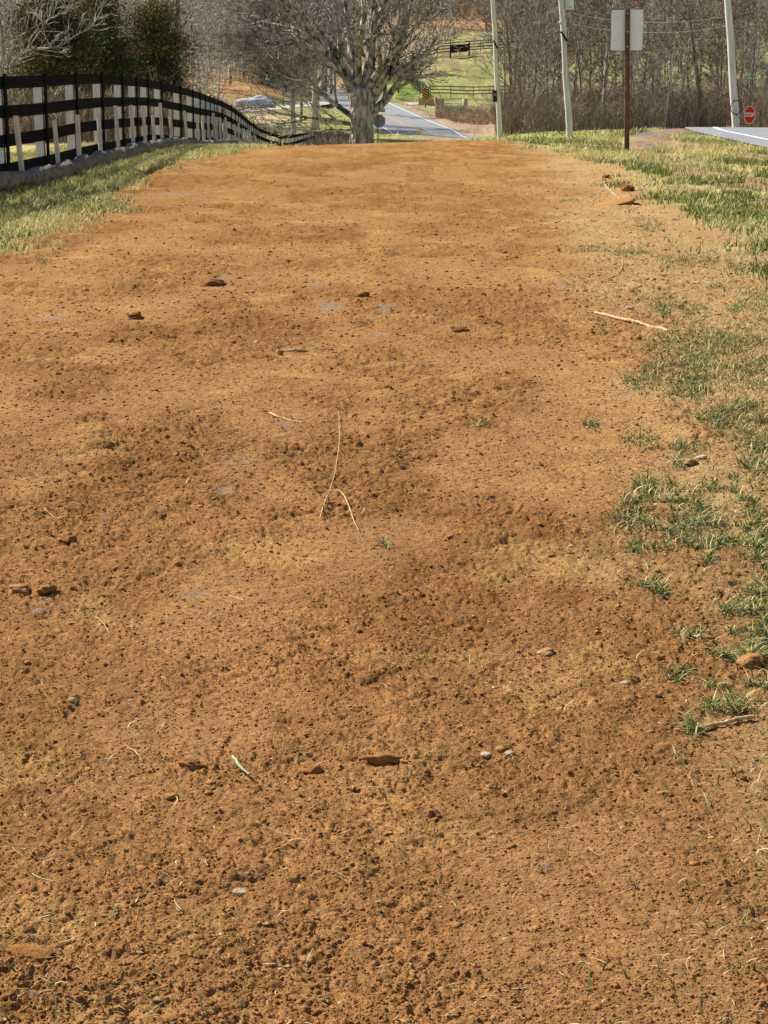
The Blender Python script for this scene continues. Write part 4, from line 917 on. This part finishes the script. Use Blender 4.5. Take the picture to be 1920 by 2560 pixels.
# transformer
q = atp(b2, d2, -40, 84, .34, -.05); b = MB(); rad = .19; dd = d2/np.linalg.norm(d2)
q0 = atp(b2, d2, 26, 84, .33, -.05); q1 = atp(b2, d2, -45, 84, .33, -.05)
b.tube([q0, q0+dd*.03, q1-dd*.03, q1], [rad*.85, rad, rad, rad*.8], 18); tr = b.build('transformer_can', M['can'], p2, True)
b = MB(); b.tube([q0+np.array([.0, -rad-.005, .08]), q0+np.array([0, -rad-.03, .08])], .03, 8); b.build('drain_plug', M['metal_dull'], tr)
b = MB(); b.tube([q1, q1+dd*.3], [.05, .03], 8); b.build('bushing', M['metal_dull'], tr)
b = MB(); a = atp(b2, d2, 56, 84); b.tube([a-dd*.04, a+dd*.04], .165, 12); b.build('clamp_band', M['pole_wood'], p2)
for (pe, bs, d, t, ya, yb) in ((p2, b2, d2, 84, 80, 103), (p1, b1, d1, 103, 102, 122)):
    b = MB(); b.tube([atp(bs, d, ya, t, -.12, -.16), atp(bs, d, (ya+yb)/2, t, 0, -.19), atp(bs, d, yb, t, .12, -.16)], [.03, .05, .05], 8); b.build('cable_boot', M['black'], pe)
    b = MB(); b.tube([atp(bs, d, yb, t, .11, -.13), atp(bs, d, yb+120, t, .12, -.13)], .012, 6); b.build('ground_wire', M['metal_dull'], pe)
b = MB(); a = atp(b1, d1, 240, 103, -.17, -.12); b.frame(a, (.11, 0, 0), (0, .08, 0), d1/np.linalg.norm(d1)*.30); mbx = b.build('meter_box', M['black'], p1, bevel=.02)
b = MB(); b.tube([a+np.array([0, -.08, .08]), a+np.array([0, -.14, .08])], .08, 12); b.build('meter_glass', M['metal_dull'], mbx)
b = MB(); a = atp(b3, d3, 268, 76, .02, -.24); pts = [a+np.array([.22*math.cos(k/16*math.pi), 0, .27*math.sin(k/16*math.pi)]) for k in range(33)]; b.tube(pts, .016, 6, cap=False)
pts = [a+np.array([.23*math.cos(k/16*math.pi)+.01, .03, .26*math.sin(k/16*math.pi)]) for k in range(33)]; b.tube(pts, .012, 6, cap=False); b.build('cable_coil', M['black'], p3)
b = MB(); b.tube([a+np.array([.1, 0, .2]), atp(b3, d3, 225, 76, .16, -.1), atp(b3, d3, 120, 76, .14, -.14)], .012, 6); b.tube([a+np.array([0, 0, -.26]), a+np.array([.18, 0, -.45]), a+np.array([.17, .05, -.9])], .014, 6); b.build('cable', M['black'], p3)
# wires
def wire(a, c, sag, label, r=.006):
    pts = [a+(c-a)*k/24+np.array([0, 0, -sag*4*(k/24)*(1-k/24)]) for k in range(25)]; b = MB(); o = np.array(pts[0]); b.tube([p-o for p in pts], r, 5); ob = b.build('overhead_wire', M['wire'], None); ob.location = tuple(o); tag(ob, label, 'wire', 'wires between the utility poles')
wire(b2+atp(b2, d2, 30, 84, .1), b3+atp(b3, d3, 42, 76), .35, 'upper wire running from the transformer to the right pole')
wire(b2+atp(b2, d2, 57, 84, .1), b3+atp(b3, d3, 66, 76), .35, 'lower wire running from the middle pole to the right pole')
wire(b1+atp(b1, d1, 80, 103, -.1), P(1050, 108, 230), .5, 'thin wire running left from the leftmost near pole towards the hill', .02)
# guy wire guard on the pasture
b = MB(); a = P(1071, 219, 205); c = P(1049, 164, 207); o = a; b.tube([(0, 0, 0), c-a], .045, 6); ob = b.build('guy_guard', M['pale_wood'], None); ob.location = tuple(o); tag(ob, 'thin slanting pale guy wire guard standing in the pasture', 'guy wire')

# ---------------------------------------------------------------- signs
def text_mesh(txt, size, mt, parent, loc, name='lettering', depth=.002, sx=1.0):
    cu_ = bpy.data.curves.new('txt', 'FONT'); cu_.body = txt; cu_.size = size; cu_.align_x = 'CENTER'; cu_.align_y = 'CENTER'; cu_.extrude = depth; cu_.offset = size*.018
    ob = bpy.data.objects.new('txt', cu_); COL.objects.link(ob); dg = bpy.context.evaluated_depsgraph_get(); me = bpy.data.meshes.new_from_object(ob.evaluated_get(dg))
    bpy.data.objects.remove(ob); me.transform(Matrix.Rotation(math.pi/2, 4, 'X')@Matrix.Diagonal((sx, 1, 1, 1))); me.materials.clear()
    o = link(name, me, mt, parent); o.location = loc; return o
def octo(r): return [(r*math.cos(math.pi/8+k*math.pi/4), r*math.sin(math.pi/8+k*math.pi/4)) for k in range(8)]
def rrect(w, h, r, n=4):
    o = []
    for cx, cy, a0 in ((w/2-r, h/2-r, 0), (-w/2+r, h/2-r, 90), (-w/2+r, -h/2+r, 180), (w/2-r, -h/2+r, 270)):
        for k in range(n+1): a = R(a0+90*k/n); o.append((cx+r*math.cos(a), cy+r*math.sin(a)))
    return o
X1, Z1 = (1, 0, 0), (0, 0, 1)
# rusty post with two blank sign backs
t = 40.5; bs = GZ(1566, 381) if False else P(1567, 381, t); bs[2] = Hs(bs[0], bs[1]); s = t/F
e = empty('sign_post', tuple(bs)); tag(e, 'rusty brown post carrying two white sign backs beside the grass bank', 'sign')
zt = P(0, 26, t)[2]-bs[2]; zb = P(0, 127, t)[2]-bs[2]; lean = -8*s
b = MB(); b.frame((lean/2, 0, zt/2-.1), (.050, 0, 0), (0, .012, 0), (lean/2, 0, zt/2+.1)); b.frame((lean/2-.042, -.028, zt/2-.1), (.010, 0, 0), (0, .016, 0), (lean/2, 0, zt/2+.1)); b.frame((lean/2+.042, -.028, zt/2-.1), (.010, 0, 0), (0, .016, 0), (lean/2, 0, zt/2+.1))
po = b.build('post', M['rust'], e, bevel=.003)
for sg_, w_ in ((-1, 37), (1, 37)):
    cx = lean+sg_*(w_/2+2.0)*s-(0 if sg_ > 0 else .0); b = MB(); b.plate(rrect(w_*s, 97*s, .035), (cx+.5*s, .03, (zt+zb)/2), X1, Z1, .004); pn = b.build('sign_panel', M['metal_back'], e)
    if sg_ < 0:
        b = MB(); b.frame((cx-.02, .027-.003, (zt+zb)/2+.24), (.028, 0, .04), (0, .001, 0), (-.04*.5, 0, .028*.5)); b.build('sticker', M['sign_white'], pn)
        b = MB(); b.plate(rrect(w_*s, 97*s, .035), (cx+.5*s-.003, .036, (zt+zb)/2+.022), X1, Z1, .003); b.build('sign_rim', mat('blue_rim', (.02, .12, .30), .5), pn)
for z in (zt-.08, zt-.45, zb+.08):
    b = MB(); b.tube([(lean*z/zt, -.035, z), (lean*z/zt, -.058, z)], .012, 8); b.build('bolt', M['metal_back'], e)
for i in range(14):
    pass
# stop sign seen from behind, with street name
t = 114; bs = P(945, 398, t); bs[2] = Hs(bs[0], bs[1]); s = t/F; e = empty('stop_sign', tuple(bs)); tag(e, 'grey back of a stop sign, green street name plate on top, beside the big trunk', 'sign')
zc = P(0, 302, t)[2]-bs[2]; zt = P(0, 279, t)[2]-bs[2]
b = MB(); b.frame((0, -.03, zt/2-.1), (.032, 0, 0), (0, .02, 0), (0, 0, zt/2+.1)); b.build('post', M['green_post'], e, bevel=.004)
b = MB(); b.plate(octo(.40), (.06, 0, zc), X1, Z1, .006); b.build('octagon', M['metal_dull'], e)
b = MB(); b.plate(octo(.385), (.06, .012, zc), X1, Z1, .006); b.build('red_face', M['sign_red'], e)
b = MB(); b.plate(rrect(37*s, 9.5*s, .02), (-.02, 0, zt+.10), X1, Z1, .006); sp = b.build('name_plate', M['sign_green'], e); text_mesh('HURLEY BRANCH RD', .155, M['sign_white'], sp, (-.02, -.006, zt+.10), sx=.62)
# facing stop sign
t = 130; bs = P(1870, 360, t); bs[2] = Hs(bs[0], bs[1]); s = t/F; e = empty('stop_sign', tuple(bs)); tag(e, 'red stop sign facing the camera behind the road crest, green street sign above', 'sign')
zc = P(0, 287, t)[2]-bs[2]; zt = P(0, 192, t)[2]-bs[2]
b = MB(); b.frame((0, 0, zt/2-.1), (.035, 0, 0), (0, .02, 0), (0, 0, zt/2+.1)); b.build('post', M['green_post'], e, bevel=.004)
def octs(rx, rz): return [(x*rx, z*rz) for x, z in octo(1)]
b = MB(); b.plate(octs(.40, .62), (.02, -.04, zc), X1, Z1, .006); b.build('white_border', M['sign_white'], e)
b = MB(); b.plate(octs(.365, .585), (.02, -.047, zc), X1, Z1, .006); rf = b.build('red_face', M['sign_red'], e)
text_mesh('STOP', .40, M['sign_white'], rf, (.02, -.054, zc), sx=.62, depth=.003)
b = MB(); b.plate(rrect(26*s, 9*s, .02), (.02, -.03, zt-.10), X1, Z1, .006); sp = b.build('name_plate', M['sign_green'], e); text_mesh('KIRK LN', .21, M['sign_white'], sp, (.02, -.038, zt-.10), sx=.8)
# chevron object marker
t = 186; bs = P(1063, 280, t); bs[2] = Hs(bs[0], bs[1]); s = t/F; e = empty('object_marker', tuple(bs)); tag(e, 'yellow and black striped object marker beside the far road', 'sign')
zt = P(0, 222, t)[2]-bs[2]; zb = P(0, 251, t)[2]-bs[2]; zm = (zt+zb)/2; hw = 7.5*s; hh = (zt-zb)/2
b = MB(); b.frame((0, 0, zt/2-.1), (.04, 0, 0), (0, .03, 0), (0, 0, zt/2+.1)); b.build('post', M['rail_dark'], e)
b = MB(); b.plate(rrect(2*hw, 2*hh, .04), (0, -.05, zm), X1, Z1, .008); pnl = b.build('panel', M['sign_yellow'], e)
b = MB()
for k in range(-4, 5):
    c0 = k*.27
    poly = []
    for x, z in ((-hw, c0+.55*hw), (hw, c0-.55*hw), (hw, c0-.55*hw+.13), (-hw, c0+.55*hw+.13)): poly.append((x, max(-hh, min(hh, z))))
    if max(p[1] for p in poly)-min(p[1] for p in poly) > .05 and abs(c0) < hh: b.plate(poly, (0, -.057, zm), X1, Z1, .004)
b.build('stripes', M['black'], pnl)
b = MB(); b.frame((.02, .06, .3), (.09, 0, 0), (0, .09, 0), (0, 0, .42)); b.build('stub_post', M['pale_wood'], e)
# yellow warning signs seen through the big tree
for px, py, r, lab in ((953, 201, 6.5, 'yellow warning sign seen through the right limbs of the big tree'), (944, 182, 5, 'smaller yellow sign above the other yellow warning sign')):
    t = 212; bs = P(px, 245, t); bs[2] = Hs(bs[0], bs[1]); s = t/F; e = empty('warning_sign', tuple(bs)); tag(e, lab, 'sign', None); z = P(0, py, t)[2]-bs[2]
    b = MB(); b.tube([(0, 0, -.2), (0, 0, z)], .03, 6); b.build('post', M['rail_grey'], e)
    b = MB(); b.plate([(r*s, 0), (0, r*s*1.2), (-r*s, 0), (0, -r*s*1.2)], (0, -.04, z), X1, Z1, .006); b.build('panel', M['sign_yellow'], e)
# mailbox
t = 205; bs = P(996, 252, t); bs[2] = Hs(bs[0], bs[1]); e = empty('mailbox', tuple(bs)); tag(e, 'dark mailbox on a thick post at the mouth of the gravel driveway', 'mailbox')
b = MB(); b.box((0, 0, .45), (.16, .14, 1.1)); b.frame((-.12, 0, .95), (.16, 0, .16), (0, .05, 0), (-.03, 0, .03)); b.build('post', M['rail_dark'], e)
b = MB(); pr = [(-.14, 0), (.14, 0), (.14, .16)]+[(.14*math.cos(R(a)), .16+.14*math.sin(R(a))) for a in range(20, 180, 20)]+[(-.14, .16)]
b.plate(pr, (-.02, -.1, 1.0), X1, Z1, .55); b.build('box', M['black'], e, bevel=.01)
b = MB(); b.box((.14, -.2, 1.22), (.02, .05, .2)); b.build('flag', M['sign_red'], e)
# pale leaning post by the ditch and stump
b = MB(); b.tube([(0, 0, -.2), (-.1, 0, .6), (-.25, 0, 1.3)], [.14, .17, .12], 9); o = b.build('broken_post', M['stone'], None, True); q = P(1094, 287, 183); o.location = (q[0], q[1], Hs(q[0], q[1])); tag(o, 'pale leaning broken post at the ditch right of the striped marker', 'post')
b = MB(); b.tube([(0, 0, -.2), (.02, 0, .5), (0, 0, 1.1)], [.30, .26, .24], 11); o = b.build('tree_stump', M['bark_pale'], None, True); q = P(1162, 291, 186); o.location = (q[0], q[1], Hs(q[0], q[1])); tag(o, 'tall pale stump in the brush left of the leftmost near pole', 'stump')
# culvert headwall
b = MB(); b.frame((0, 0, .25), (1.3, 0, 0), (0, .15, 0), (0, 0, .5)); o = b.build('culvert_headwall', M['stone'], None, bevel=.04); q = P(1078, 268, 190); o.location = (q[0], q[1], Hs(q[0], q[1])); o.rotation_euler = (0, 0, R(-20)); tag(o, 'low pale concrete headwall under the gravel driveway', 'wall')
# things in the hollow
def rock(name, px, py, t, dims, m, label, seed, cat='rock', V0=S3_V, F0=S3_F, jit=.12, rz=0):
    r = np.random.RandomState(seed); v = V0.copy(); f = 1+jit*2*(fbm(v[:, 0]*1.7+seed, v[:, 1]*1.7+v[:, 2]*1.3, seed, 4)-.5)*2; v = v*f[:, None]*np.array(dims)/2
    o = link(name, npmesh(name, v, F0, False, np.tile(np.array([[.36, .165, .068]]), (len(v), 1))), m); q = P(px, py, t); o.location = (q[0], q[1], Hs(q[0], q[1])+dims[2]*.3); o.rotation_euler = (0, 0, rz)
    return tag(o, label, cat)
rock('boulder', 650, 274, 172, (3.0, 1.6, 1.3), M['blue_stone'], 'large blue grey boulder beside the farm track', 3)
rock('boulder', 610, 276, 172, (1.8, 1.4, 1.0), M['blue_stone'], 'smaller blue grey boulder left of the large one', 4)
rock('soil_heap', 645, 312, 146, (1.9, 1.2, .9), M['bark_brown'], 'dark heap of soil left of the pale brush pile', 5, 'heap')
b = MB()
for i in range(60):
    x = rs.normal(0, .9); y = rs.normal(0, .5); z = abs(rs.normal(0, .22)); a = rs.uniform(-.5, 1.2); l = rs.uniform(.5, 1.3); b.tube([(x-l*math.cos(a), y, z), (x, y+rs.uniform(-.1, .1), z+.12), (x+l*math.cos(a), y+rs.uniform(-.3, .3), max(z+l*math.sin(a)*.35, .02))], [rs.uniform(.02, .05), rs.uniform(.03, .07), .02], 5)
o = b.build('brush_pile', M['bark_pale'], None); q = P(690, 309, 146); o.location = (q[0], q[1], Hs(q[0], q[1])); tag(o, 'tangled pile of pale cut branches in the hollow beyond the fence', 'brush pile')
q = P(716, 262, 176); e = empty('bench', (q[0], q[1], Hs(q[0], q[1]))); tag(e, 'small pale and black bench like board stand beside the farm track', 'bench')
b = MB(); b.box((0, 0, .75), (.62, .05, .14)); b.build('backrest', M['pale_wood'], e); b = MB(); b.box((0, -.15, .42), (.66, .34, .06)); b.build('seat', M['black'], e)
for x in (-.28, .28): b = MB(); b.box((x, -.02, .38), (.06, .08, .86)); b.build('leg', M['black'], e)

# ---------------------------------------------------------------- things lying on the soil
def stick(name, pts, label, m=None, knots=True, lift=.6, cat='stick', branch=None, thin=.7):
    if 'weed' in name: thin = .33
    elif name in ('twig', 'root', 'curved_twig', 'curved_straw'): thin = .5
    """pts: (px,py,width_px)"""
    W = []; 
    for px, py, wpx in pts:
        c = G(px, py); r = wpx/F*c[1]/2*thin; W.append((c[0], c[1], float(Zs(c[0], c[1])[0])+r*lift+.006, r))
    sm = smooth_line(W, 5)
    if name == 'grass_blade' or 'weed' in name: sm[:, 2] += .008
    for i in range(1, len(sm)-1):
        sm[i, 3] *= 1+.14*math.sin(i*2.3)+rs.uniform(-.12, .16); sm[i, :2] += rs.normal(0, .35, 2)*sm[i, 3]
    o0 = sm[0, :3].copy(); b = MB(); b.tube(sm[:, :3]-o0, list(sm[:, 3]), 8)
    if branch:
        W = []
        for px, py, wpx in branch:
            c = G(px, py); r = wpx/F*c[1]/2*thin; W.append((c[0], c[1], float(Zs(c[0], c[1])[0])+r*lift+.008, r))
        s2 = smooth_line(W, 5); b.tube(s2[:, :3]-o0, list(s2[:, 3]), 8)
    o = b.build(name, m or M['stick'], None, True); o.location = tuple(o0); return tag(o, label, cat)
stick('stick', [(1487, 789, 8), (1520, 797, 11), (1560, 808, 10), (1590, 814, 11), (1625, 822, 12), (1655, 829, 14), (1668, 840, 8)], 'thick pale stick lying left of the grass tufts at upper right')
stick('stick', [(1683, 1851, 5), (1730, 1853, 7), (1762, 1846, 12), (1800, 1836, 15), (1850, 1824, 16), (1884, 1819, 17)], 'thick pale stick lying at the right edge below the grass')
stick('stick', [(693, 889, 12), (710, 886, 11), (740, 886, 9), (772, 882, 6)], 'short stubby pale stick in the soil left of the middle')
stick('twig', [(788, 880, 6), (802, 876, 8), (820, 872, 4)], 'small pale twig just right of the stubby stick', cat='twig')
stick('twig', [(676, 1042, 12), (692, 1049, 9), (702, 1052, 5), (730, 1062, 6), (756, 1068, 6)], 'pale splintered twig beside a grey smear in the soil', cat='twig')
stick('dry_weed', [(847, 1040, 3), (848, 1075, 4), (849, 1110, 5), (846, 1150, 6), (838, 1190, 6), (828, 1228, 6), (815, 1262, 7), (803, 1300, 8), (800, 1316, 8)], 'long thin forked dry stem lying in the middle of the bare soil', cat='stem', branch=[(826, 1241, 5), (845, 1246, 7), (860, 1255, 10), (872, 1276, 11), (884, 1306, 9), (898, 1336, 5)])
stick('curved_twig', [(1553, 642, 3), (1557, 655, 4), (1552, 675, 4), (1530, 692, 5), (1500, 705, 3)], 'thin curved pale twig below the row of grass tufts', cat='twig')
stick('curved_straw', [(150, 1588, 3), (190, 1574, 4), (235, 1570, 4), (258, 1586, 5), (276, 1610, 4)], 'arched pale straw stem lying at the left', cat='straw stem')
stick('root', [(112, 1297, 3), (140, 1312, 4), (165, 1320, 5), (190, 1314, 5), (207, 1303, 4)], 'thin pale root lying across the clods at the left', cat='root')
stick('twig', [(575, 1505, 4), (600, 1515, 5), (608, 1519, 5)], 'short pale twig right of the dark grey smear', cat='twig', branch=[(583, 1518, 5), (575, 1533, 5), (565, 1548, 3)])
stick('twig', [(1345, 1776, 3), (1385, 1755, 5), (1440, 1735, 5), (1452, 1720, 3)], 'slender pale twig lying left of the white stone', cat='twig')
stick('twig', [(236, 1836, 3), (262, 1848, 4), (300, 1849, 3), (345, 1850, 3)], 'pale crossed twig in the lower left soil', cat='twig', branch=[(287, 1832, 4), (270, 1850, 4)])
stick('twig', [(320, 1900, 3), (340, 1918, 6), (358, 1936, 4)], 'short pale splinter left of the green blade', cat='twig')
stick('grass_blade', [(583, 1928, 10), (604, 1950, 11), (627, 1972, 9)], 'single broad grey green grass blade lying on the lower soil', mat('blade_green', (.20, .24, .14), .6, nscale=20, col2=(.42, .46, .30)), cat='grass blade')
stick('twig', [(1530, 478, 3), (1550, 500, 4), (1570, 512, 5), (1595, 520, 3)], 'pale crossed twigs beside the brown clod at upper right', cat='twig', branch=[(1505, 458, 4), (1525, 478, 6), (1540, 492, 4)])
stick('twig', [(1470, 2140, 3), (1485, 2150, 5), (1500, 2158, 6), (1508, 2150, 4)], 'bent yellow green stem in the lower right soil', cat='twig')
stick('twig', [(640, 2080, 3), (700, 2100, 3), (735, 2110, 2)], 'hair thin root in the lower middle of the soil', cat='root')
def lump(name, px, py, wpx, hpx, label, seed, m='clod', tall=.6, col=(.36, .175, .062), rz=0, cat='clod', jit=.5):
    c = G(px, py); s = c[1]/F; v = S3_V.copy(); n = fbm(v[:, 0]*1.6+seed*3, v[:, 1]*1.6+v[:, 2]*2.1, seed, 5); v *= (1+jit*(n-.5)*2)[:, None]
    v[:, 2] = np.sign(v[:, 2])*abs(v[:, 2])**.8
    ry = hpx*s/2/max(math.sin(math.atan2(EYE, c[1])), .12)*.55
    v *= np.array([wpx*s/2, min(ry, wpx*s), wpx*s/2*tall]); cc = np.array(col)[None]*(.8+.4*fbm(v[:, 0]*90, v[:, 1]*90, 4, 3)[:, None])
    o = link(name, npmesh(name, v, S3_F, False, cc), M[m]); o.location = (c[0], c[1], float(Zs(c[0], c[1])[0])+wpx*s/2*tall*.25); o.rotation_euler = (random.uniform(-.2, .2), random.uniform(-.2, .2), rz)
    return tag(o, label, cat)
lump('soil_clod', 80, 2400, 72, 130, 'long upright soil clod near the lower left corner', 1, tall=.55, rz=1.3)
lump('soil_clod', 530, 712, 66, 16, 'dark flat clod with a deep shadow in the upper middle left', 2, tall=.35, col=(.28, .135, .05))
lump('soil_clod', 958, 1930, 95, 26, 'broad overhanging clod with black shadow in the lower middle', 3, tall=.32)
lump('soil_clod', 480, 1942, 70, 26, 'clod over a black hollow left of the green blade', 4, tall=.4)
lump('soil_clod', 775, 1945, 60, 34, 'pair like clod with a black hollow below the middle', 5, tall=.45)
lump('soil_clod', 338, 797, 32, 20, 'dark brown small clod standing above the soil at upper left', 6, tall=.7, col=(.26, .13, .05))
lump('soil_clod', 1568, 480, 30, 26, 'upright brown clod beside crossed twigs at upper right', 7, tall=.8, col=(.32, .13, .05))
lump('soil_clod', 1515, 448, 18, 14, 'small dark clod above the orange slab', 8, tall=.8, col=(.26, .13, .05))
lump('soil_clod', 1438, 378, 30, 12, 'reddish clod at the foot of the green verge near the middle pole', 9, tall=.5, col=(.36, .18, .07))
lump('soil_slab', 1530, 512, 120, 22, 'flat orange slab of compacted soil at the upper right', 10, tall=.14, col=(.42, .22, .08), rz=-.4, cat='slab', jit=.15)
lump('soil_clod', 1148, 827, 46, 12, 'dark clod with black shadow right of the middle', 11, tall=.4, col=(.26, .13, .05))
lump('soil_clod', 905, 742, 36, 10, 'dark crusty clod above the big grey smear', 12, tall=.5, col=(.24, .12, .05))
lump('soil_clod', 770, 2415, 40, 36, 'rounded tan clod at the lower middle edge', 13, tall=.7, col=(.42, .22, .1))
lump('soil_clod', 165, 1370, 46, 44, 'rounded clod in the rough belt at the left', 14, tall=.6)
lump('soil_clod', 50, 1492, 60, 34, 'pale topped clod at the left end of the rough belt', 15, tall=.5, col=(.42, .22, .1))
lump('soil_clod', 118, 1500, 50, 30, 'second clod beside the pale topped one in the rough belt', 16, tall=.5)
lump('soil_clod', 1360, 1652, 50, 26, 'tan clod with a dark hollow in the right middle', 17, tall=.5, col=(.45, .26, .12))
lump('soil_clod', 1878, 1685, 70, 50, 'orange brown woody clod at the right edge', 18, tall=.55, col=(.42, .21, .08))
lump('soil_clod', 1070, 2212, 44, 18, 'thin clod with a dark underside at the lower middle right', 19, tall=.4)
lump('soil_clod', 1720, 1180, 46, 24, 'orange clod just below the white stone among the tufts', 20, tall=.5, col=(.44, .24, .1))
lump('stone', 1752, 1166, 30, 14, 'flat pale stone among the grass tufts on the right', 21, 'stone', .4, cat='stone', jit=.15)
lump('stone', 1561, 1727, 26, 14, 'small white stone in the right middle soil', 22, 'stone', .5, cat='stone', jit=.15)
lump('stone', 1573, 772, 22, 7, 'white stone just above the thick upper stick', 23, 'stone', .4, cat='stone', jit=.15)
lump('stone', 1640, 1282, 16, 10, 'small tan stone left of the tufts', 24, 'stone', .6, cat='stone', jit=.15)
lump('stone', 1427, 1382, 12, 8, 'tiny white stone by itself in the right middle', 25, 'stone', .6, cat='stone', jit=.15)
lump('stone', 1215, 1905, 30, 24, 'pale stone at the left of the pebble cluster', 26, 'stone', .5, cat='stone', jit=.15)
lump('stone', 1250, 1897, 26, 22, 'rounded brown stone at the top of the pebble cluster', 27, 'clod', .6, (.42, .22, .10), cat='stone', jit=.1)
lump('stone', 1272, 1908, 26, 16, 'white stone at the right of the pebble cluster', 28, 'stone', .5, cat='stone', jit=.15)
lump('stone', 183, 1777, 24, 10, 'pale tan stone in the lower left soil', 29, 'stone', .5, cat='stone', jit=.15)
lump('stone', 641, 866, 14, 10, 'small white stone above the stubby stick', 30, 'stone', .5, cat='stone', jit=.15)
lump('dry_leaf', 600, 2240, 42, 26, 'curled pale dead leaf on the lower soil', 31, 'stone', .25, cat='leaf', jit=.3, rz=.6)
